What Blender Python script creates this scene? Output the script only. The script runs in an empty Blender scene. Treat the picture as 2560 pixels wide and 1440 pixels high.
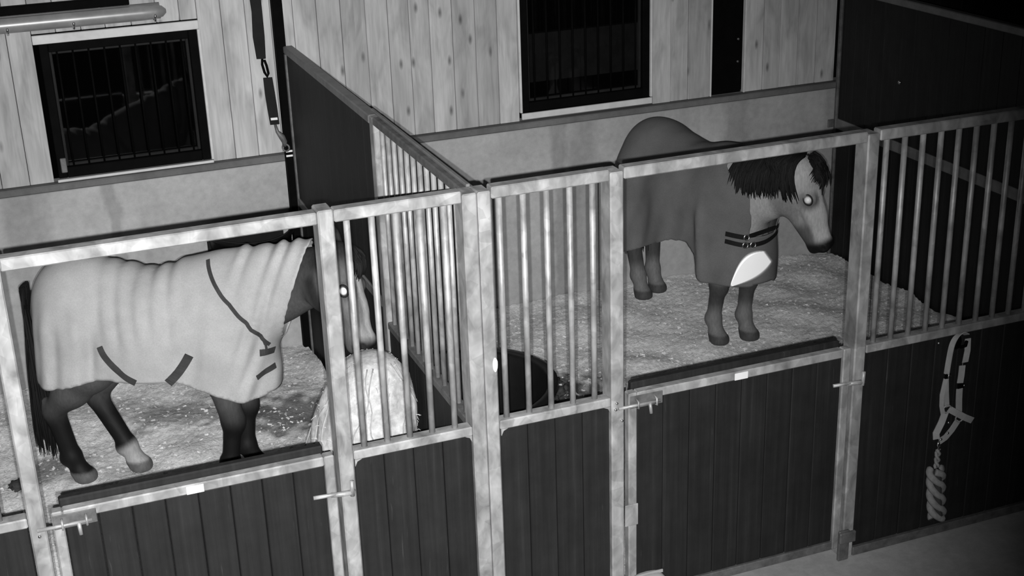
import bpy, bmesh, math, random
import numpy as np
from mathutils import Vector, Matrix
from mathutils.bvhtree import BVHTree

# ------------------------------------------------------------------ camera, light, exposure
scene = bpy.context.scene
COL = scene.collection
PI = math.pi
rng = random.Random(7)

CAM = Vector((-1.7254, -4.9361, 3.8301))
YAW, PITCH, ROLL, FPX = 0.3602, 0.3747, -0.0344, 3437.84
fw = Vector((math.sin(YAW) * math.cos(PITCH), math.cos(YAW) * math.cos(PITCH), -math.sin(PITCH)))
r0 = Vector((math.cos(YAW), -math.sin(YAW), 0))
u0 = r0.cross(fw)
RT = math.cos(ROLL) * r0 + math.sin(ROLL) * u0
UP = -math.sin(ROLL) * r0 + math.cos(ROLL) * u0
cd = bpy.data.cameras.new('camera')
cd.sensor_width = 36.0
cd.lens = FPX * 36.0 / 2560.0
cd.clip_start = 0.05
cam = bpy.data.objects.new('camera', cd)
COL.objects.link(cam)
cam.matrix_world = Matrix(((RT.x, UP.x, -fw.x, CAM.x), (RT.y, UP.y, -fw.y, CAM.y), (RT.z, UP.z, -fw.z, CAM.z), (0, 0, 0, 1)))
scene.camera = cam

w = bpy.data.worlds.new('night')
scene.world = w
w.use_nodes = True
w.node_tree.nodes['Background'].inputs[0].default_value = (0.0012, 0.0012, 0.0012, 1)
w.node_tree.nodes['Background'].inputs[1].default_value = 1.0

# two infrared lamps of the stable camera, one either side of the lens and a little below it
AIM = Vector((-0.55, 1.2, 1.30))
for sx in (-1, 1):
    ld = bpy.data.lights.new('infrared_lamp', 'SPOT')
    ld.energy = 1290
    ld.shadow_soft_size = 0.009
    ld.spot_size = math.radians(64)
    ld.spot_blend = 1.0
    lo = bpy.data.objects.new('infrared_lamp', ld)
    COL.objects.link(lo)
    p = CAM + RT * 0.036 * sx - UP * 0.052
    lo.location = p
    lo.rotation_euler = (AIM - p).to_track_quat('-Z', 'Y').to_euler()

scene.view_settings.view_transform = 'Standard'
scene.view_settings.look = 'None'
scene.view_settings.exposure = 0.0
scene.view_settings.gamma = 1.0
scene.view_settings.use_curve_mapping = False

# ------------------------------------------------------------------ materials
MATS = {}


class NT:
    def __init__(s, name):
        m = bpy.data.materials.new(name)
        m.use_nodes = True
        s.m, s.t = m, m.node_tree
        s.b = s.t.nodes['Principled BSDF']
        MATS[name] = m

    def n(s, kind, **kw):
        x = s.t.nodes.new(kind)
        for k, v in kw.items():
            if hasattr(x, k):
                setattr(x, k, v)
            else:
                x.inputs[k].default_value = v
        return x

    def l(s, a, b):
        s.t.links.new(a, b)

    def ramp(s, src, stops):
        x = s.n('ShaderNodeValToRGB')
        e = x.color_ramp.elements
        while len(e) > len(stops):
            e.remove(e[-1])
        while len(e) < len(stops):
            e.new(0.5)
        for q, (p, c) in zip(e, stops):
            q.position = p
            q.color = (c, c, c, 1)
        s.l(src, x.inputs[0])
        return x.outputs[0]

    def mul(s, a, b):
        x = s.n('ShaderNodeMix', data_type='RGBA', blend_type='MULTIPLY')
        x.inputs[0].default_value = 1.0
        for q, i in ((a, 6), (b, 7)):
            if isinstance(q, (int, float)):
                x.inputs[i].default_value = (q, q, q, 1)
            else:
                s.l(q, x.inputs[i])
        return x.outputs[2]

    def coords(s, scale=(1, 1, 1), rand=True):
        tc = s.n('ShaderNodeTexCoord')
        mp = s.n('ShaderNodeMapping')
        mp.inputs['Scale'].default_value = scale
        s.l(tc.outputs['Object'], mp.inputs['Vector'])
        if rand:
            oi = s.n('ShaderNodeObjectInfo')
            mm = s.n('ShaderNodeMath', operation='MULTIPLY')
            mm.inputs[1].default_value = 37.0
            s.l(oi.outputs['Random'], mm.inputs[0])
            cb = s.n('ShaderNodeCombineXYZ')
            for i in range(3):
                s.l(mm.outputs[0], cb.inputs[i])
            s.l(cb.outputs[0], mp.inputs['Location'])
        return mp.outputs[0]

    def noise(s, vec, scale, detail=3, rough=0.5, dist=0.0):
        x = s.n('ShaderNodeTexNoise')
        x.inputs['Scale'].default_value = scale
        x.inputs['Detail'].default_value = detail
        x.inputs['Roughness'].default_value = rough
        x.inputs['Distortion'].default_value = dist
        s.l(vec, x.inputs['Vector'])
        return x.outputs['Fac']

    def bump(s, h, strength=0.3, dist=0.01):
        x = s.n('ShaderNodeBump')
        x.inputs['Strength'].default_value = strength
        x.inputs['Distance'].default_value = dist
        s.l(h, x.inputs['Height'])
        s.l(x.outputs[0], s.b.inputs['Normal'])

    def fin(s, col, rough=0.7, metal=0.0, spec=0.3):
        if isinstance(col, (int, float)):
            s.b.inputs['Base Color'].default_value = (col, col, col, 1)
        else:
            s.l(col, s.b.inputs['Base Color'])
        s.b.inputs['Roughness'].default_value = rough
        s.b.inputs['Metallic'].default_value = metal
        s.b.inputs['Specular IOR Level'].default_value = spec
        return s.m


def plain(name, c, rough=0.6, metal=0.0, spec=0.3, var=0.25, scale=12, bump=0.0):
    k = NT(name)
    v = k.coords()
    n = k.noise(v, scale, 4, 0.6)
    col = k.ramp(n, [(0.3, c * (1 - var)), (0.7, c * (1 + var))])
    if bump:
        k.bump(n, bump, 0.004)
    return k.fin(col, rough, metal, spec)


def m_galv():
    k = NT('galvanised')
    v = k.coords((1, 1, 1))
    vo = k.n('ShaderNodeTexVoronoi', feature='F1')
    vo.inputs['Scale'].default_value = 17
    k.l(v, vo.inputs['Vector'])
    sp = k.n('ShaderNodeSeparateColor')
    k.l(vo.outputs['Color'], sp.inputs[0])
    n = k.noise(v, 26, 4, 0.65, 0.6)
    n = k.noise(k.coords((1, 1, 0.55)), 13, 3, 0.55, 0.5)
    a = k.ramp(sp.outputs[0], [(0.0, 0.80), (1.0, 1.0)])
    b = k.ramp(n, [(0.28, 0.24), (0.50, 0.42), (0.72, 0.62)])
    k.bump(n, 0.10, 0.004)
    return k.fin(k.mul(a, b), 0.5, 0.30, 0.5)


def m_board():
    k = NT('spruce_board')
    v = k.coords((1, 1, 1))
    vs = k.coords((9, 9, 0.55))
    g = k.noise(vs, 4.0, 5, 0.6, 0.8)
    big = k.noise(k.coords((5.5, 5.5, 1.5)), 1.6, 3, 0.6, 0.6)
    oi = k.n('ShaderNodeObjectInfo')
    tone = k.ramp(oi.outputs['Random'], [(0.0, 0.78), (0.5, 0.96), (1.0, 1.06)])
    c1 = k.ramp(g, [(0.25, 0.43), (0.5, 0.52), (0.75, 0.60)])
    c2 = k.ramp(big, [(0.28, 0.66), (0.50, 0.94), (0.72, 1.14)])
    kv = k.coords((6.0, 1, 2.3))
    vo = k.n('ShaderNodeTexVoronoi', feature='F1', voronoi_dimensions='2D')
    vo.inputs['Scale'].default_value = 1.0
    sx = k.n('ShaderNodeSeparateXYZ')
    cx = k.n('ShaderNodeCombineXYZ')
    k.l(kv, sx.inputs[0])
    k.l(sx.outputs[0], cx.inputs[0])
    k.l(sx.outputs[2], cx.inputs[1])
    k.l(cx.outputs[0], vo.inputs['Vector'])
    kn0 = k.ramp(vo.outputs['Distance'], [(0.0, 0.30), (0.045, 0.55), (0.10, 1.0)])
    sel = k.n('ShaderNodeSeparateColor')
    k.l(vo.outputs['Color'], sel.inputs[0])
    pick = k.ramp(sel.outputs[0], [(0.50, 0.0), (0.62, 1.0)])
    kmx = k.n('ShaderNodeMix', data_type='RGBA')
    kmx.inputs[6].default_value = (1, 1, 1, 1)
    k.l(pick, kmx.inputs[0])
    k.l(kn0, kmx.inputs[7])
    kn = kmx.outputs[2]
    k.bump(g, 0.12, 0.003)
    return k.fin(k.mul(k.mul(c1, c2), k.mul(tone, kn)), 0.75, 0, 0.2)


def m_dark_plank():
    k = NT('dark_plank')
    vs = k.coords((14, 14, 0.35))
    g = k.noise(vs, 3.0, 4, 0.6)
    v = k.coords()
    n = k.noise(v, 6, 5, 0.65)
    c = k.ramp(g, [(0.3, 0.013), (0.62, 0.020), (0.8, 0.032)])
    d = k.ramp(n, [(0.3, 0.8), (0.75, 1.25)])
    sc = k.noise(k.coords((40, 40, 3)), 2.0, 2, 0.5)
    s2 = k.ramp(sc, [(0.70, 1.0), (0.80, 2.2)])
    k.bump(g, 0.1, 0.002)
    return k.fin(k.mul(k.mul(c, d), s2), 0.62, 0, 0.25)


def m_concrete(name, c, st=0.5, streaks=()):
    k = NT(name)
    v = k.coords(rand=False)
    a = k.noise(v, 1.4, 4, 0.55, 0.4)
    b = k.noise(v, 22, 5, 0.7)
    vs = k.coords((2.2, 2.2, 0.22), rand=False)
    s_ = k.noise(vs, 1.6, 3, 0.5)
    ca = k.ramp(a, [(0.3, c * 0.78), (0.7, c * 1.12)])
    cb = k.ramp(b, [(0.3, 0.86), (0.7, 1.08)])
    cs = k.ramp(s_, [(0.28, 1 - st * 0.5), (0.45, 1.0)])
    k.bump(b, 0.25, 0.004)
    out = k.mul(k.mul(ca, cb), cs)
    if streaks:
        tc = k.n('ShaderNodeTexCoord')
        sx = k.n('ShaderNodeSeparateXYZ')
        k.l(tc.outputs['Object'], sx.inputs[0])
        ad = k.n('ShaderNodeMath', operation='ADD')
        m2 = k.n('ShaderNodeMath', operation='MULTIPLY')
        m2.inputs[1].default_value = 0.16
        k.l(k.noise(v, 5, 3, 0.6), m2.inputs[0])
        k.l(sx.outputs[0], ad.inputs[0])
        k.l(m2.outputs[0], ad.inputs[1])
        for c0, wd in streaks:
            d1 = k.n('ShaderNodeMath', operation='SUBTRACT')
            d1.inputs[1].default_value = c0 + 0.08
            k.l(ad.outputs[0], d1.inputs[0])
            d2 = k.n('ShaderNodeMath', operation='ABSOLUTE')
            k.l(d1.outputs[0], d2.inputs[0])
            out = k.mul(out, k.ramp(d2.outputs[0], [(wd * 0.5, 0.74), (wd, 1.0)]))
    return k.fin(out, 0.9, 0, 0.1)


def m_bedding():
    k = NT('shavings')
    v = k.coords(rand=False)
    a = k.noise(v, 3.0, 3, 0.55, 0.6)
    b = k.noise(v, 60, 4, 0.7)
    c = k.noise(k.coords((1, 2.2, 1), rand=False), 24, 4, 0.7, 1.2)
    ca = k.ramp(a, [(0.28, 0.74), (0.55, 0.92), (0.75, 0.98)])
    cb = k.ramp(b, [(0.28, 0.70), (0.6, 1.0), (0.8, 1.10)])
    cc = k.ramp(c, [(0.26, 0.78), (0.5, 1.0)])
    at = k.n('ShaderNodeAttribute', attribute_name='stain')
    k.bump(b, 0.6, 0.012)
    return k.fin(k.mul(k.mul(ca, cb), k.mul(cc, at.outputs['Color'])), 0.95, 0, 0.05)


def m_coat(name, rough=0.65, streak=(30, 30, 8)):
    k = NT(name)
    v = k.coords(streak, rand=False)
    n = k.noise(v, 3.0, 4, 0.6)
    a = k.ramp(n, [(0.3, 0.82), (0.7, 1.15)])
    at = k.n('ShaderNodeAttribute', attribute_name='shade')
    k.bump(n, 0.12, 0.003)
    return k.fin(k.mul(a, at.outputs['Color']), rough, 0, 0.25)


def m_fabric(name, c, var=0.12):
    k = NT(name)
    v = k.coords(rand=False)
    n = k.noise(v, 5, 4, 0.6)
    f = k.noise(v, 140, 2, 0.6)
    a = k.ramp(n, [(0.3, c * (1 - var)), (0.7, c * (1 + var))])
    b = k.ramp(f, [(0.3, 0.92), (0.7, 1.05)])
    k.bump(f, 0.15, 0.002)
    m = k.fin(k.mul(a, b), 0.9, 0, 0.1)
    return m


GALV = m_galv()
BOARD = m_board()
DPLANK = m_dark_plank()
CONC = m_concrete('wall_concrete', 0.43, 0.5, ((2.60, 0.13), (1.22, 0.07), (-1.75, 0.05)))
CONC_TOP = m_concrete('ledge_concrete', 0.16)
AISLE = m_concrete('aisle_concrete', 0.48, 0.15)
BED = m_bedding()
COAT = m_coat('horse_coat')
HAIR = m_coat('horse_hair', 0.75, (90, 90, 6))
FLEECE = m_fabric('pale_fleece', 0.44)
STABLERUG = m_fabric('dark_grey_rug', 0.150)
TRIMW = plain('planed_trim', 0.62, 0.7, var=0.1)
BLACK = plain('black_plastic', 0.006, 0.45, spec=0.3)
BLACKST = plain('black_steel', 0.003, 0.75, spec=0.04)
WEB = plain('black_webbing', 0.010, 0.7, spec=0.2)
DSTRAP = plain('grey_strap', 0.055, 0.8, spec=0.1)
LEATH = plain('halter_webbing', 0.42, 0.7, var=0.15)
STEEL = plain('bright_steel', 0.75, 0.28, 1.0, var=0.1)
STICK = plain('white_sticker', 0.85, 0.55, var=0.03)
HAYM = plain('hay', 0.58, 0.9, spec=0.05, var=0.28, scale=30, bump=0.5)
NETM = plain('net_cord', 0.42, 0.8)
ROPE = plain('cotton_rope', 0.30, 0.85, var=0.2, scale=40)
ROPED = plain('dark_rope', 0.05, 0.85)
MANURE = plain('manure', 0.045, 0.9, var=0.4, scale=40, bump=0.5)
EYE = plain('eyeshine', 0.97, 0.40, 0.0, 0.6, var=0.01)  # the lamps' glow in the eyes, painted as an all-white eyeball colour
REFL = plain('reflective_tape', 0.98, 0.57, 1.0, var=0.01)
LAMPB = plain('lamp_housing', 0.24, 0.6, var=0.1)
LAMPC = plain('lamp_cover', 0.28, 0.35, 0.2, 0.5, var=0.15)
OUTM = plain('outside_cladding', 0.028, 0.8)
FRAMEB = plain('black_window_frame', 0.003, 0.75, spec=0.05)
INNERF = plain('inner_sash', 0.016, 0.6, spec=0.1)
MDARK = plain('partition_cap', 0.22, 0.5, 0.2, var=0.2)
GALVD = plain('weathered_galvanised', 0.15, 0.55, 0.3, 0.4, var=0.35, scale=20)


def m_glass():
    k = NT('window_glass')
    tr = k.n('ShaderNodeBsdfTransparent')
    tr.inputs[0].default_value = (0.75, 0.75, 0.75, 1)
    gl = k.n('ShaderNodeBsdfGlossy')
    gl.inputs['Roughness'].default_value = 0.03
    mx = k.n('ShaderNodeMixShader')
    mx.inputs[0].default_value = 0.06
    k.l(tr.outputs[0], mx.inputs[1])
    k.l(gl.outputs[0], mx.inputs[2])
    k.l(mx.outputs[0], k.t.nodes['Material Output'].inputs[0])
    return k.m


GLASS = m_glass()

# ------------------------------------------------------------------ helpers
CACHE = {}


def link(name, me, parent=None, loc=(0, 0, 0), rot=None):
    o = bpy.data.objects.new(name, me)
    COL.objects.link(o)
    o.location = loc
    if rot:
        o.rotation_euler = rot
    if parent is not None:
        o.parent = parent
    return o


def tag(o, label=None, cat=None, group=None, kind=None):
    if label:
        o['label'] = label
    if cat:
        o['category'] = cat
    if group:
        o['group'] = group
    if kind:
        o['kind'] = kind
    return o


def empty(name, loc, label=None, cat=None, group=None, rotz=0.0):
    o = bpy.data.objects.new(name, None)
    COL.objects.link(o)
    o.location = loc
    o.rotation_euler = (0, 0, rotz)
    o.empty_display_size = 0.1
    return tag(o, label, cat, group)


def rel(p, parent):
    if parent is None:
        return Vector(p)
    b = Vector((0, 0, 0))
    q = parent
    while q is not None:
        b += Vector(q.location)
        q = q.parent
    return Vector(p) - b


def mesh(name, verts, faces, mat, smooth=False):
    me = bpy.data.meshes.new(name)
    me.from_pydata([tuple(v) for v in verts], [], [tuple(f) for f in faces])
    if mat:
        me.materials.append(mat)
    if smooth:
        me.polygons.foreach_set('use_smooth', [True] * len(me.polygons))
    me.update()
    return me


def box(name, lo, hi, mat, parent=None, bev=0.003, rot=None):
    lo, hi = Vector(lo), Vector(hi)
    d = hi - lo
    c = (lo + hi) / 2
    key = (round(d.x, 4), round(d.y, 4), round(d.z, 4), mat.name, bev)
    me = CACHE.get(key)
    if me is None:
        bm = bmesh.new()
        bmesh.ops.create_cube(bm, size=1.0)
        bmesh.ops.scale(bm, vec=d, verts=bm.verts)
        b = min(bev, 0.3 * min(d))
        if b > 0:
            bmesh.ops.bevel(bm, geom=bm.edges[:], offset=b, segments=1, affect='EDGES', profile=0.5)
        me = bpy.data.meshes.new(name)
        bm.to_mesh(me)
        bm.free()
        me.materials.append(mat)
        CACHE[key] = me
    return link(name, me, parent, rel(c, parent), rot)


def sweep(pts, radii, seg=10, closed=False, flat=None):
    """verts, faces of a tube along pts; flat=(a,b) gives an elliptical section"""
    pts = [Vector(p) for p in pts]
    n = len(pts)
    if not hasattr(radii, '__len__'):
        radii = [radii] * n
    vs, fs = [], []
    ref = None
    for i in range(n):
        if closed:
            t = (pts[(i + 1) % n] - pts[i - 1]).normalized()
        else:
            t = (pts[min(i + 1, n - 1)] - pts[max(i - 1, 0)]).normalized()
        if ref is None:
            ref = Vector((0, 0, 1)) if abs(t.z) < 0.9 else Vector((0, 1, 0))
        a = (ref - t * ref.dot(t)).normalized()
        ref = a
        b = t.cross(a)
        for k in range(seg):
            th = 2 * PI * k / seg
            fa, fb = flat or (1, 1)
            vs.append(pts[i] + (a * math.cos(th) * fa + b * math.sin(th) * fb) * radii[i])
    m = n if closed else n - 1
    for i in range(m):
        for k in range(seg):
            j = (i + 1) % n
            fs.append((i * seg + k, i * seg + (k + 1) % seg, j * seg + (k + 1) % seg, j * seg + k))
    if not closed:
        fs.append(tuple(range(seg))[::-1])
        fs.append(tuple(range((n - 1) * seg, n * seg)))
    return vs, fs


def tube(name, pts, r, mat, parent=None, seg=10, closed=False, flat=None):
    pts = [Vector(p) for p in pts]
    o = sum(pts, Vector()) / len(pts)
    vs, fs = sweep([p - o for p in pts], r, seg, closed, flat)
    return link(name, mesh(name, vs, fs, mat, True), parent, rel(o, parent))


def bar(x, y, z0, z1, r, mat, parent, name='bar'):
    key = ('bar', round(z1 - z0, 4), r, mat.name)
    me = CACHE.get(key)
    if me is None:
        h = (z1 - z0) / 2
        vs, fs = sweep([(0, 0, -h), (0, 0, h)], r, 12)
        me = mesh(name, vs, fs, mat, True)
        CACHE[key] = me
    return link(name, me, parent, rel((x, y, (z0 + z1) / 2), parent), (0, 0, rng.uniform(0, 3)))


def strip(name, pts, wdir, width, thick, mat, parent=None):
    """flat strap along pts; wdir = width direction(s), thickness along the third axis"""
    pts = [Vector(p) for p in pts]
    n = len(pts)
    o = sum(pts, Vector()) / n
    vs, fs = [], []
    for i, p in enumerate(pts):
        t = (pts[min(i + 1, n - 1)] - pts[max(i - 1, 0)]).normalized()
        wd = Vector(wdir[i] if isinstance(wdir, list) else wdir)
        wd = (wd - t * wd.dot(t)).normalized()
        nn = t.cross(wd)
        wi = width[i] if hasattr(width, '__len__') else width
        for a, b in ((-1, -1), (1, -1), (1, 1), (-1, 1)):
            vs.append(p - o + wd * a * wi / 2 + nn * b * thick / 2)
    for i in range(n - 1):
        for k in range(4):
            fs.append((i * 4 + k, i * 4 + (k + 1) % 4, i * 4 + 4 + (k + 1) % 4, i * 4 + 4 + k))
    fs.append((3, 2, 1, 0))
    e = (n - 1) * 4
    fs.append((e, e + 1, e + 2, e + 3))
    return link(name, mesh(name, vs, fs, mat), parent, rel(o, parent))


def ring(c, r, axis, n=16):
    axis = Vector(axis).normalized()
    a = axis.orthogonal().normalized()
    b = axis.cross(a)
    return [Vector(c) + (a * math.cos(2 * PI * i / n) + b * math.sin(2 * PI * i / n)) * r for i in range(n)]


def lump(name, c, rad, mat, parent=None, seed=0, amp=0.25, sub=2, flatz=None):
    bm = bmesh.new()
    bmesh.ops.create_icosphere(bm, subdivisions=sub, radius=1.0)
    rr = random.Random(seed)
    ph = [rr.uniform(0, 6) for _ in range(6)]
    for v in bm.verts:
        d = v.co.normalized()
        f = 1 + amp * (math.sin(3.1 * d.x + ph[0]) * math.sin(2.7 * d.y + ph[1]) + 0.6 * math.sin(6.3 * d.z + ph[2]) * math.sin(5.1 * d.x + ph[3])) + amp * 0.5 * rr.uniform(-1, 1)
        v.co = Vector((d.x * rad[0], d.y * rad[1], d.z * rad[2])) * f
    me = bpy.data.meshes.new(name)
    bm.to_mesh(me)
    bm.free()
    me.materials.append(mat)
    me.polygons.foreach_set('use_smooth', [True] * len(me.polygons))
    return link(name, me, parent, rel(c, parent))


# ------------------------------------------------------------------ setting
ZF = 0.163           # top of the litter
YW = 3.46            # face of the concrete plinth
YB = 3.50            # face of the boards
ZL = 1.470           # ledge
XP = 4.05            # partition beyond the second stall
H = 2.20             # height of the fronts
ZR = 1.157           # top of the lower rails

fl = box('floor', (-6, -7, -0.12), (8, 3.6, 0.0), AISLE, None, 0)
tag(fl, 'bare grey concrete aisle floor in front of the stalls', 'floor', kind='structure')

wall = box('wall_back', (-5, YW, 0.0), (6.2, YW + 0.30, ZL - 0.041), CONC, None, 0.006)
tag(wall, 'grey concrete wall clad with upright spruce boards', 'wall', kind='structure')
lg = box('ledge', (-5, YW - 0.010, ZL - 0.040), (6.2, YB + 0.02, ZL + 0.004), CONC_TOP, wall, 0.008)

WIN1 = (-1.440, -0.524, 1.492, 2.306)
WIN2 = (1.574, 2.527, 1.532, 2.36)
SLIT = (3.010, 3.272)


def boards(x0, x1, z0, z1):
    x = x0
    while x < x1 - 0.01:
        wd = min(0.147 + rng.uniform(-0.012, 0.012), x1 - x)
        if x1 - x - wd < 0.05:
            wd = x1 - x
        dy = rng.uniform(0, 0.007)
        box('plank', (x + 0.0015, YB + dy, z0), (x + wd - 0.0015, YB + dy + 0.028, z1), BOARD, wall, 0.0025)
        x += wd


ZT = 3.5
boards(-3.2, WIN1[0] - 0.03, ZL + 0.006, ZT)
boards(WIN1[0] - 0.03, WIN1[1] + 0.012, WIN1[3] + 0.062, ZT)
boards(WIN1[1] + 0.012, WIN2[0] - 0.022, ZL + 0.006, ZT)
boards(WIN2[0] - 0.022, WIN2[1] + 0.022, WIN2[3] + 0.05, ZT)
boards(WIN2[1] + 0.022, SLIT[0] - 0.012, ZL + 0.006, ZT)
boards(SLIT[1] + 0.012, XP - 0.02, ZL + 0.006, ZT)
# beyond the second partition the wall is lined with dark boards
x = XP + 0.05
while x < 6.2:
    box('dark_plank', (x, YB - 0.03, ZL + 0.006), (x + 0.197, YB, ZT), DPLANK, wall, 0.002)
    x += 0.2


def window(n, X0, X1, Z0, Z1, label, parts2):
    root = empty('window_%d' % n, ((X0 + X1) / 2, YB, Z0), label, 'window')
    root['kind'] = 'structure'
    fwd = 0.052
    y0, y1 = YB + 0.006, YB + 0.09
    for nm, a, b in (('frame', (X0, y0, Z0), (X0 + fwd, y1, Z1)), ('frame', (X1 - fwd, y0, Z0), (X1, y1, Z1)),
                     ('frame', (X0 + fwd, y0, Z1 - fwd), (X1 - fwd, y1, Z1)), ('frame', (X0 + fwd, y0, Z0), (X1 - fwd, y1, Z0 + fwd + 0.012))):
        box(nm, a, b, FRAMEB, root, 0.004)
    i0, i1, j0, j1 = X0 + fwd, X1 - fwd, Z0 + fwd + 0.012, Z1 - fwd
    s = 0.018
    for a, b in (((i0, y0 + 0.03, j0), (i0 + s, y0 + 0.05, j1)), ((i1 - s, y0 + 0.03, j0), (i1, y0 + 0.05, j1)),
                 ((i0 + s, y0 + 0.03, j1 - s), (i1 - s, y0 + 0.05, j1)), ((i0 + s, y0 + 0.03, j0), (i1 - s, y0 + 0.05, j0 + s))):
        box('sash', a, b, INNERF, root, 0.003)
    box('pane', (i0 + s, y0 + 0.06, j0 + s), (i1 - s, y0 + 0.066, j1 - s), GLASS, root, 0)
    nb = 9
    for k in range(nb):
        xx = i0 + (k + 0.5) * (i1 - i0) / nb
        bar(xx, y0 + 0.018, j0, j1, 0.006, BLACKST, root, 'grille_bar')
    # planed trim above and below
    if parts2:
        box('trim_board', (X0 - 0.03, YB - 0.022, Z1 + 0.004), (X1 + 0.012, YB + 0.004, Z1 + 0.056), TRIMW, root, 0.003)
    box('trim_board', (X0 - 0.01, YB - 0.014, Z0 - 0.020 - (0.025 if not parts2 else 0)), (X1 + 0.012, YB + 0.004, Z0 - 0.003), TRIMW, root, 0.003)
    box('jamb', (X1 + 0.002, YB - 0.004, Z0), (X1 + 0.018, YB + 0.03, Z1), TRIMW, root, 0.002)
    if not parts2:
        box('jamb', (X0 - 0.018, YB - 0.004, Z0), (X0 - 0.002, YB + 0.03, Z1), TRIMW, root, 0.002)
    if parts2:
        box('latch', (X0 + 0.02, y0 - 0.012, Z0 + 0.035), (X0 + 0.055, y0 + 0.004, Z0 + 0.125), GALVD, root, 0.004)
    return root


window(1, *WIN1, 'black framed barred window in the back wall under the strip light', True)
window(2, *WIN2, 'black framed barred window in the back wall above the grey rugged horse', False)

# what the second window looks out on, and dark behind the first
ob = box('wall_outside', (1.2, 4.35, 1.52), (3.6, 4.42, 1.88), OUTM, None, 0.004)
tag(ob, 'dim clad panel standing outside the barred window', 'wall', kind='structure')

# steel column in the slit of the cladding
sc = empty('steel_column', ((SLIT[0] + SLIT[1]) / 2, YB + 0.06, ZL), 'broad black steel column set in the board cladding next to the barred window', 'column')
box('flange', (SLIT[0] + 0.008, YB + 0.03, ZL + 0.006), (SLIT[1] - 0.008, YB + 0.045, ZT), BLACKST, sc, 0.002)
box('web', ((SLIT[0] + SLIT[1]) / 2 - 0.006, YB + 0.045, ZL + 0.006), ((SLIT[0] + SLIT[1]) / 2 + 0.006, YB + 0.22, ZT), BLACKST, sc, 0.001)
box('flange', (SLIT[0] + 0.008, YB + 0.22, ZL + 0.006), (SLIT[1] - 0.008, YB + 0.235, ZT), BLACKST, sc, 0.002)
for z in (1.70, 1.86):
    tube('bolt', [(SLIT[1] - 0.04, YB + 0.030, z), (SLIT[1] - 0.04, YB + 0.018, z)], 0.008, GALVD, sc, 8)
tj = empty('trim_1', (SLIT[0], YB, ZL), 'pale planed jambs edging the column recess', 'trim')
tj['kind'] = 'structure'
box('jamb', (SLIT[0] - 0.010, YB - 0.004, ZL + 0.006), (SLIT[0] + 0.002, YB + 0.03, ZT), TRIMW, tj, 0.002)
box('jamb', (SLIT[1] - 0.002, YB - 0.004, ZL + 0.006), (SLIT[1] + 0.010, YB + 0.03, ZT), TRIMW, tj, 0.002)


# litter
def bedding(name, x0, x1, y0, y1, seed, label, stains):
    h = 0.018
    xs = np.arange(x0, x1 + h / 2, h)
    ys = np.arange(y0, y1 + h / 2, h)
    X, Y = np.meshgrid(xs, ys, indexing='ij')
    r = np.random.RandomState(seed)
    Z = np.full_like(X, ZF)
    for _ in range(26):
        a, b = r.uniform(1.5, 16, 2)
        Z += 0.0075 / (1 + 0.12 * a) * np.sin(a * X + r.uniform(0, 6)) * np.sin(b * Y + r.uniform(0, 6))
    Z += r.normal(0, 0.0035, X.shape)
    # banked up against the walls
    dist = np.minimum(np.minimum(X - x0, x1 - X), y1 - Y)
    Z += 0.018 * np.exp(-(dist / 0.10) ** 2) * (1 + 0.5 * np.sin(9 * (X + Y)))
    nx, ny = X.shape
    idx = np.arange(nx * ny).reshape(nx, ny)
    q = np.stack([idx[:-1, :-1], idx[1:, :-1], idx[1:, 1:], idx[:-1, 1:]], -1).reshape(-1, 4)
    c = np.array([(x0 + x1) / 2, (y0 + y1) / 2, ZF])
    V = np.stack([X, Y, Z], -1).reshape(-1, 3) - c
    me = mesh(name, V.tolist(), q.tolist(), BED, True)
    st = np.ones(nx * ny)
    nz = (np.sin(23 * X + 7 * Y) * np.sin(19 * Y - 5 * X) + np.sin(41 * X) * np.sin(37 * Y)).reshape(-1) * 0.25
    for sx, sy, ra, rb, dk in stains:
        dd = np.sqrt(((X.reshape(-1) - sx) / ra) ** 2 + ((Y.reshape(-1) - sy) / rb) ** 2) + nz
        st *= 1 - dk * np.clip((1.1 - dd) / 0.5, 0, 1)
    at = me.attributes.new('stain', 'FLOAT_COLOR', 'POINT')
    at.data.foreach_set('color', np.repeat(st, 4).astype(np.float32))
    o = link(name, me, None, tuple(c))
    tag(o, label, 'bedding', kind='stuff')
    # loose shavings lying on top
    n = 6000
    vs, fs = [], []
    px = r.uniform(x0 + .05, x1 - .05, n)
    py = r.uniform(y0 + .05, y1 - .05, n)
    for i in range(n):
        zi = Z[int((px[i] - x0) / h), int((py[i] - y0) / h)] + 0.002
        a = r.uniform(0, 6.28)
        l, wd = r.uniform(0.005, 0.014), r.uniform(0.002, 0.006)
        ca, sa = math.cos(a), math.sin(a)
        t1, t2 = r.uniform(0, 0.010, 2)
        k = len(vs)
        p = Vector((px[i] - c[0], py[i] - c[1], zi - c[2]))
        vs += [p + Vector((-l * ca - wd * sa, -l * sa + wd * ca, 0)), p + Vector((-l * ca + wd * sa, -l * sa - wd * ca, t2)),
               p + Vector((l * ca + wd * sa, l * sa - wd * ca, t1)), p + Vector((l * ca - wd * sa, l * sa + wd * ca, 0.003))]
        fs.append((k, k + 1, k + 2, k + 3))
    s2 = link('loose_shavings', mesh('loose_shavings', vs, fs, SHAV), o)
    s2['kind'] = 'stuff'
    return o


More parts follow.
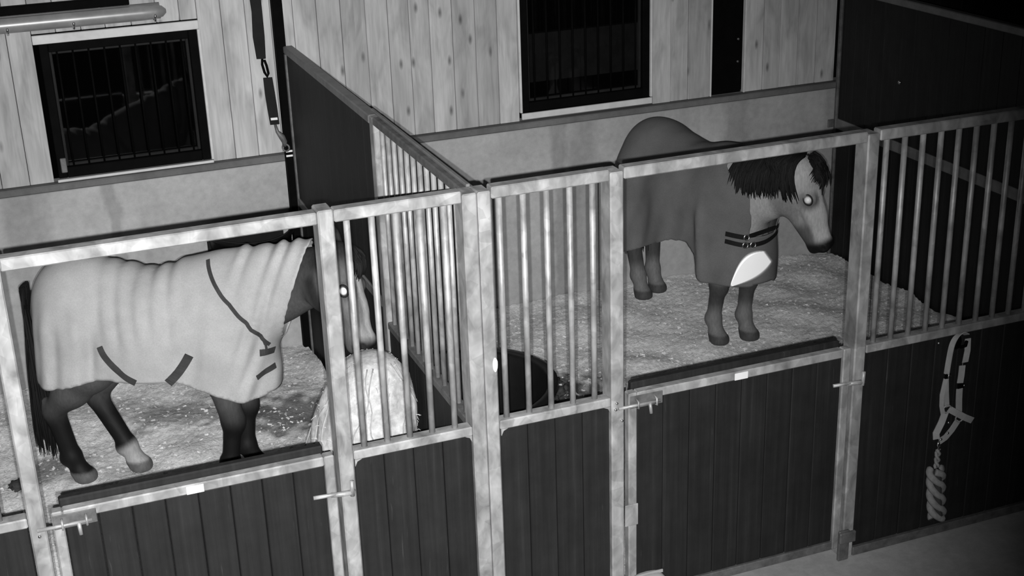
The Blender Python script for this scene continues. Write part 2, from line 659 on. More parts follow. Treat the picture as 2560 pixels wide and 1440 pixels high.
SACKM = plain('paper_sack', 0.36, 0.85, spec=0.1, var=0.15, scale=10)
SHAV = plain('loose_shaving', 0.66, 0.9, spec=0.05, var=0.3, scale=8)
bedding('bedding', -3.9, -0.045, 0.106, YW - 0.01, 3, 'pale wood shavings covering the floor of the stall with the fleece rugged horse',
        [(-0.36, 2.45, 0.40, 0.26, 0.72), (-1.75, 2.35, 0.20, 0.22, 0.5), (-0.9, 2.75, 0.55, 0.22, 0.4)])
bedding('bedding', 0.045, XP - 0.045, 0.106, YW - 0.01, 5, 'pale wood shavings covering the floor of the stall with the dark grey rugged horse',
        [(1.17, 2.02, 0.30, 0.26, 0.86), (2.2, 1.6, 0.5, 0.25, 0.18), (3.2, 1.5, 0.5, 0.3, 0.2)])

# ------------------------------------------------------------------ stall fronts
PD = 0.06     # depth of posts
BR = 0.0135   # bar radius


def planks_between(x0, x1, z0, z1, parent, y0=0.016, y1=0.046, wd=0.134):
    n = max(1, round((x1 - x0) / wd))
    d = (x1 - x0) / n
    for i in range(n):
        dy = rng.uniform(-0.0015, 0.0015)
        box('plank', (x0 + i * d + 0.0012, y0 + dy, z0), (x0 + (i + 1) * d - 0.0012, y1 + dy, z1), DPLANK, parent, 0.004)


def post(x0, x1, parent, z1=H - 0.014, mat=None):
    o = box('post', (x0, 0, 0), (x1, 0.10, z1 - 0.0), mat or GALV, parent, 0.006)
    return o


def bay(x0, x1, xs, parent, mat=GALV):
    box('lower_rail', (x0, 0.0, ZR - 0.042), (x1, PD, ZR), mat, parent, 0.005)
    box('bottom_rail', (x0, 0.0, 0.004), (x1, PD, 0.052), GALVD, parent, 0.004)
    planks_between(x0 + 0.001, x1 - 0.001, 0.053, ZR - 0.043, parent)
    for x in xs:
        bar(x, PD / 2, ZR + 0.0005, H - 0.0505, BR, mat, parent)


# front of the first stall: far-left bay, lintel over the door, bay beside the middle partition
f1 = empty('stall_front', (-0.62, 0, 0), 'galvanised barred stall front enclosing the fleece rugged horse', 'stall front')
post(-1.868, -1.806, f1)
post(-0.650, -0.587, f1, H + 0.004)
post(-0.064, -0.0015, f1)
bay(-3.0, -1.870, [-1.968 - 0.1 * i for i in range(9)], f1)
bay(-0.585, -0.066, [-0.532, -0.432, -0.334, -0.236, -0.135], f1)
box('top_rail', (-3.0, 0.0, H - 0.05), (-1.870, PD, H), GALV, f1, 0.005)
box('top_rail', (-1.804, 0.0, H - 0.05), (-0.652, PD, H), GALV, f1, 0.005)
box('top_rail', (-0.585, 0.0, H - 0.05), (-0.066, PD, H), GALV, f1, 0.005)
# front of the second stall
f2 = empty('stall_front', (1.2, 0, 0), 'galvanised barred stall front enclosing the dark grey rugged horse', 'stall front')
post(0.0015, 0.058, f2)
post(0.583, 0.645, f2)
post(1.842, 1.904, f2)
bay(0.060, 0.581, [0.100, 0.205, 0.308, 0.411, 0.514], f2)
bay(1.906, XP + 0.03, [1.960 + 0.0985 * i for i in range(21)], f2)
box('top_rail', (0.060, 0.0, H - 0.05), (0.581, PD, H), GALV, f2, 0.005)
box('top_rail', (0.647, 0.0, H - 0.05), (1.840, PD, H), GALV, f2, 0.005)
box('top_rail', (1.906, 0.0, H - 0.05), (XP + 0.03, PD, H), GALV, f2, 0.005)
# fixings on the posts
lump('tag_on_post', (0.046, -0.004, 1.425), (0.013, 0.006, 0.034), STICK, f2, 2, 0.12)
for (x, z) in ((0.600, 1.10), (0.630, 1.04), (0.605, 1.13)):
    tube('bolt', [(x, 0.002, z), (x, -0.010, z)], 0.006, STEEL, f2, 8)
tube('bolt', [(2.33, 0.017, 1.085), (2.33, 0.008, 1.085)], 0.006, STEEL, f2, 8)
tube('bolt', [(-1.835, 0.002, 1.075), (-1.835, -0.010, 1.075)], 0.006, STEEL, f1, 8)
# rounded gussets where the lower rails meet the posts
for x, par, s in ((-0.070, f1, -1), (-0.583, f1, 1), (0.064, f2, 1), (0.577, f2, -1)):
    vs = [(x, 0.002, ZR - 0.041), (x + s * 0.03, 0.002, ZR - 0.041), (x + s * 0.010, 0.002, ZR - 0.05), (x, 0.002, ZR - 0.072)]
    vv = [Vector(v) for v in vs] + [Vector(v) + Vector((0, 0.01, 0)) for v in vs]
    fs = [(0, 1, 2, 3), (7, 6, 5, 4), (0, 4, 5, 1), (1, 5, 6, 2), (2, 6, 7, 3), (3, 7, 4, 0)]
    link('gusset', mesh('gusset', [v - Vector(vs[0]) for v in vv], fs, GALV), par, rel(vs[0], par))


def door(x0, x1, label, sticker, hinge_right):
    d = empty('stable_door', ((x0 + x1) / 2, 0, 0.07), label, 'door')
    sw = 0.042
    y0, y1 = 0.004, 0.050
    z0, z1 = 0.07, ZR
    box('stile', (x0, y0, z0), (x0 + sw, y1, z1), GALV, d, 0.005)
    box('stile', (x1 - sw, y0, z0), (x1, y1, z1), GALV, d, 0.005)
    box('top_rail', (x0 + sw + 0.001, y0, z1 - 0.042), (x1 - sw - 0.001, y1, z1), GALV, d, 0.005)
    box('bottom_rail', (x0 + sw + 0.001, y0, z0), (x1 - sw - 0.001, y1, z0 + 0.045), GALVD, d, 0.004)
    planks_between(x0 + sw + 0.002, x1 - sw - 0.002, z0 + 0.046, z1 - 0.043, d, 0.014, 0.044)
    # dark bite strip standing behind the top rail
    box('bite_strip', (x0 + 0.035, y1 + 0.002, z1 - 0.06), (x1 - 0.035, y1 + 0.040, z1 + 0.028), DPLANK, d, 0.006)
    box('sticker', (sticker - 0.034, y0 - 0.002, z1 - 0.040), (sticker + 0.034, y0 - 0.0002, z1 - 0.006), STICK, d, 0)
    # long bolt on the meeting edge
    xb = x0 + 0.0
    pl = box('bolt_plate', (xb + 0.004, y0 - 0.006, z1 - 0.072), (xb + 0.165, y0 - 0.0005, z1 - 0.012), GALVD, d, 0.004)
    rod = tube('bolt_rod', [(xb - 0.058, -0.016, z1 - 0.050), (xb + 0.145, -0.016, z1 - 0.050)], 0.0075, GALV, d, 8)
    tube('knob', [(xb + 0.095, -0.016, z1 - 0.050), (xb + 0.097, -0.024, z1 - 0.10)], 0.008, GALV, rod, 8)
    for k in (0.035, 0.125):
        tube('keeper', [(xb + k, y0, z1 - 0.028), (xb + k, -0.024, z1 - 0.034), (xb + k, -0.026, z1 - 0.062), (xb + k, y0, z1 - 0.068)], 0.005, GALV, d, 6)
    # gudgeon hinge at the other edge
    xe = x1
    tube('hinge_pin', [(xe - 0.105, -0.016, 0.992), (xe + 0.052, -0.016, 0.985)], 0.0085, GALV, d, 8)
    hk = tube('hinge_strap', [(xe - 0.03, -0.010, 0.985), (xe + 0.02, -0.022, 0.985), (xe + 0.062, -0.014, 0.978), (xe + 0.072, 0.02, 0.978)], 0.011, GALV, d, 8)
    tube('hinge_eye', [(xe + 0.058, -0.018, 0.965), (xe + 0.060, -0.018, 1.035)], 0.0095, GALV, d, 8)
    return d


d1 = door(-1.782, -0.668, 'dark planked half door below the fleece rugged horse', -1.235, True)
d2 = door(0.668, 1.826, 'dark planked half door below the dark grey rugged horse', 1.235, True)
# bottom hinge foot on the second door and a strap on its stile
box('hinge_plate', (0.647, -0.004, 0.49), (0.712, 0.003, 0.60), GALV, d2, 0.003)
hf = box('hinge_foot', (1.806, -0.022, 0.008), (1.868, -0.003, 0.178), GALVD, d2, 0.010)
box('hinge_lug', (1.796, -0.044, 0.118), (1.890, -0.024, 0.180), GALVD, d2, 0.008)


# ------------------------------------------------------------------ partitions
def partition(name, x, label, y_end, solid_from, top, mid, full):
    p = empty(name, (x, 1.7, 0), label, 'partition')
    t = 0.022
    box('top_rail', (x - 0.030, solid_from, top - 0.045), (x + 0.030, y_end, top), MDARK, p, 0.006)
    box('wall_channel', (x - 0.030, y_end - 0.028, 0.10), (x + 0.030, y_end, top - 0.046), GALVD, p, 0.004)
    return p


p1 = partition('stall_partition', -0.004, 'dark planked partition with a barred front part between the two stalls', YW - 0.074, 1.475, H - 0.028, 1.10, False)
XM = -0.004
yy = 1.475
ye = YW - 0.104
n = 12
for i in range(n):
    a = yy + (ye - yy) * i / n
    box('plank', (XM - 0.019, a + 0.001, 1.205), (XM + 0.019, a + (ye - yy) / n - 0.001, H - 0.076), DPLANK, p1, 0.001)
    box('plank', (XM - 0.019, a + 0.001, 0.06), (XM + 0.019, a + (ye - yy) / n - 0.001, 1.150), DPLANK, p1, 0.001)
box('middle_rail', (XM - 0.028, 1.476, 1.151), (XM + 0.028, ye, 1.204), MDARK, p1, 0.005)
box('post', (XM - 0.028, 1.40, 0.06), (XM + 0.028, 1.474, H - 0.03), GALV, p1, 0.005)
box('top_rail', (XM - 0.032, 0.104, H - 0.062), (XM + 0.032, 1.398, H - 0.020), GALVD, p1, 0.006)
box('cap_strip', (XM - 0.006, 0.104, H - 0.020), (XM + 0.012, 1.52, H - 0.006), MDARK, p1, 0.003)
box('lower_rail', (XM - 0.026, 0.104, 1.060), (XM + 0.026, 1.398, 1.100), GALVD, p1, 0.005)
nb = 13
for i in range(nb):
    y = 0.16 + i * (1.350 - 0.16) / (nb - 1)
    bar(XM, y, 1.1005, H - 0.0625, 0.0125, GALV, p1)
n = 9
for i in range(n):
    a = 0.104 + (1.398 - 0.104) * i / n
    box('plank', (XM - 0.019, a + 0.001, 0.06), (XM + 0.019, a + (1.398 - 0.104) / n - 0.001, 1.059), DPLANK, p1, 0.001)

p2 = empty('stall_partition', (XP, 1.7, 0), 'dark planked partition with a middle rail at the far end of the second stall', 'partition')
ZM = 1.17
YE = YW - 0.004
box('top_rail', (XP - 0.03, PD + 0.003, H - 0.07), (XP + 0.03, YE, H - 0.02), MDARK, p2, 0.006)
box('middle_rail', (XP - 0.032, PD + 0.003, ZM - 0.038), (XP + 0.03, YE - 0.031, ZM + 0.038), MDARK, p2, 0.006)
box('wall_channel', (XP - 0.034, YE - 0.030, 0.10), (XP + 0.03, YE, H - 0.071), GALVD, p2, 0.004)
n = 20
for z0, z1 in ((0.06, ZM - 0.039), (ZM + 0.039, H - 0.071)):
    for i in range(n):
        a = PD + 0.005 + (YE - 0.035 - PD) * i / n
        box('plank', (XP - 0.019, a + 0.001, z0), (XP + 0.019, a + (YE - 0.035 - PD) / n - 0.001, z1), DPLANK, p2, 0.002)
box('bracket', (XP - 0.085, YE - 0.012, 1.14), (XP - 0.036, YE, 1.20), GALVD, p2, 0.003)
tube('bolt', [(XP - 0.018, 2.72, 1.62), (XP - 0.028, 2.72, 1.62)], 0.012, STEEL, p2, 8)

# slim black post at the wall end of the middle partition
bp = box('wall_post', (-0.074, YW - 0.068, 0.02), (-0.012, YW - 0.004, 3.5), BLACKST, None, 0.004)
tag(bp, 'slim black steel post against the back wall at the end of the middle partition', 'post')


# mangers
def manger(name, c, rx, ry, depth, ang0, ang1, label, wallpts):
    m = empty(name, c, label, 'manger')
    n = 22
    outer = [(math.cos(ang0 + (ang1 - ang0) * i / n), math.sin(ang0 + (ang1 - ang0) * i / n)) for i in range(n + 1)]
    vs, fs = [], []
    lev = [(1.06, 0.0), (1.06, -0.03), (1.0, -0.035), (0.92, -depth * 0.7), (0.78, -depth), (0.0, -depth),
           (0.0, -depth + 0.02), (0.74, -depth + 0.02), (0.88, -depth * 0.68), (0.97, -0.01), (0.99, 0.0)]
    for k, z in lev:
        for (a, b) in outer:
            vs.append((a * rx * k, b * ry * k, z))
    L = len(lev)
    for j in range(L):
        j2 = (j + 1) % L
        for i in range(n):
            fs.append((j * (n + 1) + i, j * (n + 1) + i + 1, j2 * (n + 1) + i + 1, j2 * (n + 1) + i))
    tub = link('tub', mesh('tub', vs, fs, BLACK, True), m)
    # flat back against the wall
    bk = wallpts
    box('back_plate', bk[0], bk[1], BLACK, m, 0.004)
    return m


mg2 = manger('manger', (0.022, 0.86, 0.93), 0.60, 0.46, 0.32, -PI / 2, PI / 2, 'black half round feed trough on the middle partition in the second stall',
             ((0.018, 0.42, 0.58), (0.030, 1.30, 0.94)))
mg1 = manger('manger', (-0.345, YW - 0.006, 1.045), 0.265, 0.36, 0.30, -PI, 0, 'black feed trough on the back wall behind the fleece rugged neck',
             ((-0.62, YW - 0.018, 0.72), (-0.13, YW - 0.006, 1.06)))
# feed scraps lying in the trough
vs, fs = [], []
for i in range(60):
    a = rng.uniform(-0.85, 0.35)
    rr_ = rng.uniform(0.28, 0.46)
    p = Vector((0.022 + rr_ * math.cos(a), 0.86 + rr_ * 0.75 * math.sin(a), 0.635 + rng.uniform(0, 0.015)))
    l = rng.uniform(0.008, 0.03)
    q = rng.uniform(0, 6)
    dv = Vector((math.cos(q), math.sin(q), rng.uniform(-0.2, 0.4))) * l
    v, fc = sweep([p - dv, p + dv * 0.2 + Vector((0, 0, 0.004)), p + dv], [0.002, 0.005, 0.002], 5)
    k = len(vs)
    vs += v
    fs += [tuple(x_ + k for x_ in f_) for f_ in fc]
sc_ = link('feed_scraps', mesh('feed_scraps', vs, fs, HAYM))
tag(sc_, 'scattered pale feed scraps left in the half round trough', 'feed', kind='stuff')

# ------------------------------------------------------------------ signed-distance modelling for the horses


class Field:
    def __init__(s, lo, hi, h):
        s.lo, s.h = np.array(lo, float), h
        s.n = [int(math.ceil((hi[i] - lo[i]) / h)) + 1 for i in range(3)]
        s.ax = [s.lo[i] + h * np.arange(s.n[i]) for i in range(3)]
        s.F = np.full(s.n, 0.5)

    def sub(s, lo, hi, pad=0.1):
        sl = []
        for i in range(3):
            a = max(0, int((lo[i] - pad - s.lo[i]) / s.h))
            b = min(s.n[i], int((hi[i] + pad - s.lo[i]) / s.h) + 2)
            sl.append(slice(a, max(b, a + 1)))
        X, Y, Z = np.meshgrid(*[s.ax[i][sl[i]] for i in range(3)], indexing='ij')
        return tuple(sl), X, Y, Z

    def add(s, sl, d, k):
        f = s.F[sl]
        if k > 0:
            hh = np.clip(0.5 + 0.5 * (d - f) / k, 0, 1)
            s.F[sl] = d * (1 - hh) + f * hh - k * hh * (1 - hh)
        else:
            s.F[sl] = np.minimum(f, d)

    def cone(s, a, b, ra, rb, k=0.03, sy=1.0):
        a, b = np.array(a, float), np.array(b, float)
        m = max(ra, rb)
        sl, X, Y, Z = s.sub(np.minimum(a, b) - m, np.maximum(a, b) + m)
        ab = b - a
        L2 = ab @ ab
        t = np.clip(((X - a[0]) * ab[0] + (Y - a[1]) * ab[1] + (Z - a[2]) * ab[2]) / L2, 0, 1)
        dx, dy, dz = X - a[0] - t * ab[0], (Y - a[1] - t * ab[1]) / sy, Z - a[2] - t * ab[2]
        d = (np.sqrt(dx * dx + dy * dy + dz * dz) - (ra + (rb - ra) * t)) * min(1.0, sy * 1.1)
        s.add(sl, d, k)

    def ell(s, c, r, k=0.04, M=None, sub=False):
        c = np.array(c, float)
        m = max(r)
        sl, X, Y, Z = s.sub(c - m, c + m)
        p = np.stack([X - c[0], Y - c[1], Z - c[2]], -1)
        if M is not None:
            p = p @ np.array(M).T
        r = np.array(r)
        k0 = np.sqrt(((p / r) ** 2).sum(-1))
        k1 = np.sqrt(((p / r ** 2) ** 2).sum(-1)) + 1e-9
        d = k0 * (k0 - 1) / k1
        if sub:
            f = s.F[sl]
            s.F[sl] = np.maximum(f, -d)
        else:
            s.add(sl, d, k)

    def path(s, pts, k=0.03, sy=1.0):
        for (p, ra), (q, rb) in zip(pts[:-1], pts[1:]):
            s.cone(p, q, ra, rb, k, sy)


def surface(F, lo, h):
    S = F < 0
    nx, ny, nz = F.shape
    cells = np.zeros((nx - 1, ny - 1, nz - 1), np.int8)
    off = [(a, b, c) for a in (0, 1) for b in (0, 1) for c in (0, 1)]
    for a, b, c in off:
        cells += S[a:nx - 1 + a, b:ny - 1 + b, c:nz - 1 + c]
    act = (cells > 0) & (cells < 8)
    I = np.argwhere(act)
    ids = np.full(act.shape, -1, np.int64)
    ids[act] = np.arange(len(I))
    acc = np.zeros((len(I), 3))
    cnt = np.zeros(len(I))
    for p in off:
        for ax in range(3):
            if p[ax] == 1:
                continue
            q = list(p)
            q[ax] = 1
            fa = F[I[:, 0] + p[0], I[:, 1] + p[1], I[:, 2] + p[2]]
            fb = F[I[:, 0] + q[0], I[:, 1] + q[1], I[:, 2] + q[2]]
            cr = (fa < 0) != (fb < 0)
            t = np.where(cr, fa / np.where(cr, fa - fb, 1), 0)
            pos = np.tile(np.array(p, float), (len(I), 1))
            pos[:, ax] = t
            acc[cr] += pos[cr]
            cnt[cr] += 1
    V = (I + acc / cnt[:, None]) * h + np.array(lo)
    quads = []
    for ax in range(3):
        sh = [slice(1, -1)] * 3
        A = [slice(1, -1)] * 3
        B = [slice(1, -1)] * 3
        A[ax] = slice(0, -1)
        B[ax] = slice(1, None)
        sa, sb = S[tuple(A)], S[tuple(B)]
        E = np.argwhere(sa != sb)
        base = E.copy()
        for j in range(3):
            if j != ax:
                base[:, j] += 1
        inside = sa[sa != sb]
        u, v = (ax + 1) % 3, (ax + 2) % 3

        def cid(du, dv):
            c = base.copy()
            c[:, u] -= du
            c[:, v] -= dv
            return ids[c[:, 0], c[:, 1], c[:, 2]]
        q = np.stack([cid(1, 1), cid(0, 1), cid(0, 0), cid(1, 0)], -1)
        q[~inside] = q[~inside][:, ::-1]
        quads.append(q)
    Q = np.concatenate(quads)
    return V, Q[(Q >= 0).all(1)]


def relax(V, Q, it=2, lam=0.5):
    E = np.concatenate([Q[:, [0, 1]], Q[:, [1, 2]], Q[:, [2, 3]], Q[:, [3, 0]]])
    E = np.concatenate([E, E[:, ::-1]])
    deg = np.bincount(E[:, 0], minlength=len(V))[:, None].astype(float)
    deg[deg == 0] = 1
    for _ in range(it):
        A = np.zeros_like(V)
        for j in range(3):
            A[:, j] = np.bincount(E[:, 0], weights=V[E[:, 1], j], minlength=len(V))
        V = V + lam * (A / deg - V)
    return V


def smoothstep(a, b, x):
    t = np.clip((x - a) / (b - a), 0, 1)
    return t * t * (3 - 2 * t)


def trunk(f, g, grow=0.0, neck=True, legs=True):
    """g: dict of the pony's joints, local frame x forward, y to its left, z up"""
    e = grow
    s = g['size']
    f.ell((-0.36 * s, 0, 0.965 * s), (0.265 * s + e, 0.245 * s + e, 0.275 * s + e), 0.06)
    f.ell((-0.02 * s, 0, 0.885 * s), (0.46 * s + e, 0.275 * s + e, 0.292 * s + e), 0.08)
    f.ell((0.36 * s, 0, 0.905 * s), (0.235 * s + e, 0.225 * s + e, 0.285 * s + e), 0.08)
    f.cone((0.12 * s, 0, 1.09 * s), (0.37 * s, 0, 1.13 * s), 0.085 * s + e, 0.095 * s + e, 0.08)
    f.cone((-0.42 * s, 0, 1.10 * s), (-0.15 * s, 0, 1.08 * s), 0.13 * s + e, 0.12 * s + e, 0.08)
    f.ell((0.48 * s, 0, 0.86 * s), (0.14 * s + e, 0.17 * s + e, 0.19 * s + e), 0.06)


def head_frame(g):
    poll, nose = np.array(g['poll']), np.array(g['nose'])
    h = nose - poll
    L = np.linalg.norm(h)
    h = h / L
    up = np.array(g.get('face', (0.6, 0, 0.6)))
    t = up - h * (up @ h)
    t /= np.linalg.norm(t)
    s_ = np.cross(t, h)     # lateral, to the horse's left or right
    return poll, h, t, s_, L / 0.50


def head(f, g):
    poll, h, t, s_, k = head_frame(g)
    u = k * g.get('hs', 1.0)
    el = g.get('el', 1.0)
    P = lambda a, b, c=0.0: tuple(poll + h * k * a + (t * b + s_ * c) * u)
    M = np.stack([h, t, s_])
    E = lambda a, b, c, r, kk=0.025, sub=False: f.ell(P(a, b, c), tuple(np.array(r) * np.array((k, u, u))), kk, M, sub)
    E(0.05, -0.055, 0, (0.095, 0.085, 0.080), 0.04)
    f.cone(P(0.06, -0.045), P(0.30, -0.045), 0.078 * u, 0.056 * u, 0.03)
    f.cone(P(0.28, -0.045), P(0.44, -0.05), 0.056 * u, 0.047 * u, 0.03)
    for c in (-1, 1):
        E(0.155, -0.125, 0.035 * c, (0.105, 0.085, 0.042), 0.03)
        E(0.190, -0.018, 0.056 * c, (0.042, 0.032, 0.028), 0.02)
        f.cone(P(0.19, -0.06, 0.05 * c), P(0.31, -0.055, 0.035 * c), 0.018 * k, 0.012 * k, 0.03)
        E(0.465, -0.035, 0.032 * c, (0.036, 0.028, 0.024), 0.02)
    f.cone(P(0.20, -0.135), P(0.43, -0.092), 0.055 * u, 0.036 * u, 0.04)
    E(0.455, -0.055, 0, (0.048, 0.052, 0.050), 0.03)
    E(0.470, -0.098, 0, (0.036, 0.026, 0.034), 0.02)
    for c in (-1, 1):
        E(0.478, -0.030, 0.056 * c, (0.018, 0.011, 0.013), 0, True)
        f.cone(P(0.488, -0.085, 0.04 * c), P(0.43, -0.085, 0.052 * c), 0.002, 0.002, 0.0)
    for c in (-1, 1):
        E(0.33, -0.092, 0.062 * c, (0.10, 0.016, 0.020), 0, True)
    # ears
    for c in (-1, 1):
        ed = g.get('ear', (0.0, 0.0))
        a = P(-0.005, -0.055, 0.052 * c)
        b = P(-0.07 * el, -0.04 + ed[0] * 0.5, 0.075 * c)
        d = P(-0.135 * el, -0.03 + ed[0], 0.072 * c)
        f.cone(a, b, 0.026 * k, 0.028 * k, 0.02)
        f.cone(b, d, 0.028 * k, 0.008 * k, 0.012)
        E(-0.075 * el, -0.012 + ed[0] * 0.5, 0.085 * c, (0.045, 0.016, 0.014), 0, True)


def neckp(f, g, e=0.0, upto=1.0, k=0.06):
    pts = g['neck']
    n = max(2, int(round(len(pts) * upto)))
    f.path([((p[0], p[1], p[2]), p[3] + e) for p in pts[:n]], k, 0.68)


def leg(f, pts, k=0.025):
    f.path(pts, k)


def legs(f, g):
    s = g['size']
    w = 1.22
    for hx, hy, side in g['front']:
        y = 0.115 * s * side
        ex = 0.36 * s
        kx = ex + 0.45 * (hx - ex) + 0.02
        leg(f, [((0.37 * s, y * 1.05, 0.80 * s), 0.105 * s), ((ex, y * 1.0, 0.62 * s), 0.078 * s)], 0.06)
        leg(f, [((ex, y, 0.64 * s), 0.076 * s), ((kx, y + 0.4 * (hy - y), 0.415 * s), 0.050 * s * w)], 0.03)
        kz = 0.385 * s
        f.ell((kx + 0.008, y + 0.45 * (hy - y), kz), (0.052 * s * w, 0.047 * s * w, 0.062 * s * w), 0.03)
        leg(f, [((kx, y + 0.5 * (hy - y), kz), 0.041 * s * w), ((hx - 0.035, hy, 0.165 * s), 0.036 * s * w)], 0.02)
        f.ell((hx - 0.038, hy, 0.150 * s), (0.045 * s * w, 0.043 * s * w, 0.045 * s * w), 0.025)
        f.ell((hx - 0.070, hy, 0.135 * s), (0.026 * s * w, 0.028 * s * w, 0.034 * s * w), 0.02)
        leg(f, [((hx - 0.035, hy, 0.145 * s), 0.037 * s * w), ((hx, hy, 0.072), 0.038 * s * w)], 0.02)
        leg(f, [((hx - 0.004, hy, 0.060), 0.044 * s * w), ((hx + 0.026, hy, 0.026), 0.054 * s * w)], 0.012)
    for hx, hy, side, hb in g['hind']:
        y = 0.125 * s * side
        sx = -0.30 * s
        hkx = hx - hb
        hkz = 0.44 * s
        leg(f, [((-0.38 * s, y, 0.92 * s), 0.17 * s), ((sx + 0.4 * (hx + 0.42), y * 1.05, 0.70 * s), 0.125 * s)], 0.06)
        leg(f, [((sx + 0.4 * (hx + 0.42), y * 1.05, 0.70 * s), 0.115 * s), ((0.5 * (sx + hkx) - 0.02, y + 0.3 * (hy - y), 0.57 * s), 0.095 * s), ((hkx, y + 0.5 * (hy - y), hkz), 0.055 * s)], 0.05)
        f.ell((hkx - 0.006, y + 0.55 * (hy - y), hkz - 0.005), (0.058 * s, 0.048 * s, 0.066 * s), 0.03)
        f.ell((hkx - 0.042, y + 0.55 * (hy - y), hkz + 0.035), (0.026 * s, 0.024 * s, 0.040 * s), 0.02)
        leg(f, [((hkx, y + 0.6 * (hy - y), hkz - 0.02), 0.046 * s * w), ((hx - 0.040, hy, 0.165 * s), 0.039 * s * w)], 0.025)
        f.ell((hx - 0.040, hy, 0.150 * s), (0.048 * s * w, 0.044 * s * w, 0.046 * s * w), 0.025)
        f.ell((hx - 0.072, hy, 0.135 * s), (0.027 * s * w, 0.028 * s * w, 0.034 * s * w), 0.02)
        leg(f, [((hx - 0.035, hy, 0.145 * s), 0.038 * s * w), ((hx, hy, 0.072), 0.039 * s * w)], 0.02)
        leg(f, [((hx - 0.004, hy, 0.060), 0.044 * s * w), ((hx + 0.024, hy, 0.026), 0.053 * s * w)], 0.012)


def shade_attr(me, vals):
    at = me.attributes.new('shade', 'FLOAT_COLOR', 'POINT')
    v = np.repeat(np.asarray(vals, np.float32)[:, None], 4, 1)
    v[:, 3] = 1
    at.data.foreach_set('color', v.reshape(-1))


def make_body(g, shader, root):
    f = Field((-0.80, -0.48, -0.02), (1.42, 0.50, 1.60), 0.0115)
    trunk(f, g)
    neckp(f, g)
    head(f, g)
    legs(f, g)
    # hooves stand flat on the ground
    sl, X, Y, Z = f.sub((-0.8, -0.5, -0.02), (1.4, 0.5, 0.1), 0)
    f.F[sl] = np.maximum(f.F[sl], -(Z - 0.004))
    V, Q = surface(f.F, f.lo, f.h)
    V = relax(V, Q, 2, 0.45)
    me = mesh('body', V.tolist(), Q.tolist(), COAT, True)
    shade_attr(me, shader(V))
    return link('body', me, root)


def rug_mesh(name, g, keep, folds, mat, root, grow=0.026, neck_upto=None, drape=True):
    h = 0.0135
    f = Field((-0.85, -0.52, 0.30), (1.25, 0.52, 1.62), h)
    trunk(f, g, grow)
    s = g['size']
    for sd in (-1, 1):
        f.cone((-0.38 * s, 0.125 * s * sd, 0.92 * s), (-0.30 * s, 0.13 * s * sd, 0.70 * s), 0.17 * s + grow, 0.135 * s + grow, 0.06)
        f.cone((0.37 * s, 0.12 * s * sd, 0.80 * s), (0.37 * s, 0.115 * s * sd, 0.6 * s), 0.105 * s + grow, 0.095 * s + grow, 0.06)
    if drape:
        f.F = np.minimum.accumulate(f.F[:, :, ::-1], axis=2)[:, :, ::-1].copy()
    if neck_upto:
        neckp(f, g, grow * 1.1, neck_upto, 0.09)
    X, Y, Z = np.meshgrid(*f.ax, indexing='ij')
    f.F = f.F - folds(X, Y, Z)
    V, Q = surface(f.F, f.lo, f.h)
    V = relax(V, Q, 3, 0.5)
    kp = keep(V)
    m = kp[Q].all(1)
    Q = Q[m]
    used = np.unique(Q)
    mp = np.full(len(V), -1)
    mp[used] = np.arange(len(used))
    V, Q = V[used], mp[Q]
    # biggest connected piece only
    me = mesh(name, V.tolist(), Q.tolist(), mat, True)
    o = link(name, me, root)
    bm = bmesh.new()
    bm.from_mesh(me)
    bm.faces.ensure_lookup_table()
    seen, best = set(), []
    for fc in bm.faces:
        if fc.index in seen:
            continue
        st, comp = [fc], []
        seen.add(fc.index)
        while st:
            q = st.pop()
            comp.append(q)
            for e in q.edges:
                for l in e.link_faces:
                    if l.index not in seen:
                        seen.add(l.index)
                        st.append(l)
        if len(comp) > len(best):
            best = comp
    keepi = {q.index for q in best}
    bmesh.ops.delete(bm, geom=[q for q in bm.faces if q.index not in keepi], context='FACES')
    # even out the cut edges
    for _ in range(3):
        new = {}
        for v in bm.verts:
            be = [e for e in v.link_edges if e.is_boundary]
            if len(be) == 2:
                new[v] = v.co * 0.5 + (be[0].other_vert(v).co + be[1].other_vert(v).co) * 0.25
        for v, c in new.items():
            v.co = c
    bm.to_mesh(me)
    bvh = BVHTree.FromBMesh(bm)
    bm.free()
    sm = o.modifiers.new('thickness', 'SOLIDIFY')
    sm.thickness = 0.006
    sm.offset = 1
    return o, bvh


def on_rug(bvh, pts, side=-1, off=0.010):
    """project (x, z) points on to the near flank of a rug"""
    out = []
    for x, z in pts:
        hit = bvh.ray_cast(Vector((x, side * 1.5, z)), Vector((0, -side, 0)))
        if hit[0] is not None:
            out.append((hit[0] + hit[1] * (off if hit[1].y * side > 0 else -off), hit[1] if hit[1].y * side > 0 else -hit[1]))
    return out


def dense(pts, n=8):
    out = []
    P = [Vector(p) for p in pts]
    for i in range(len(P) - 1):
        a, b, c, d = P[max(i - 1, 0)], P[i], P[i + 1], P[min(i + 2, len(P) - 1)]
        for k in range(n):
            t = k / n
            out.append(0.5 * ((2 * b) + (c - a) * t + (2 * a - 5 * b + 4 * c - d) * t * t + (3 * b - a - 3 * c + d) * t ** 3))
    out.append(P[-1])
    return out


def rug_strap(name, bvh, pts2, width, mat, root, side=-1, off=0.011):
    q = on_rug(bvh, [tuple(p)[:2] for p in dense([(a, b, 0) for a, b in pts2])], side, off)
    if len(q) < 2:
        return None
    pts = [p for p, _ in q]
    wd = []
    for i, (p, nn) in enumerate(q):
        t = (pts[min(i + 1, len(pts) - 1)] - pts[max(i - 1, 0)]).normalized()
        wd.append(tuple(t.cross(nn)))
    return strip(name, [p + Vector(root.location) * 0 for p in pts], wd, width, 0.004, mat, None if root is None else root)


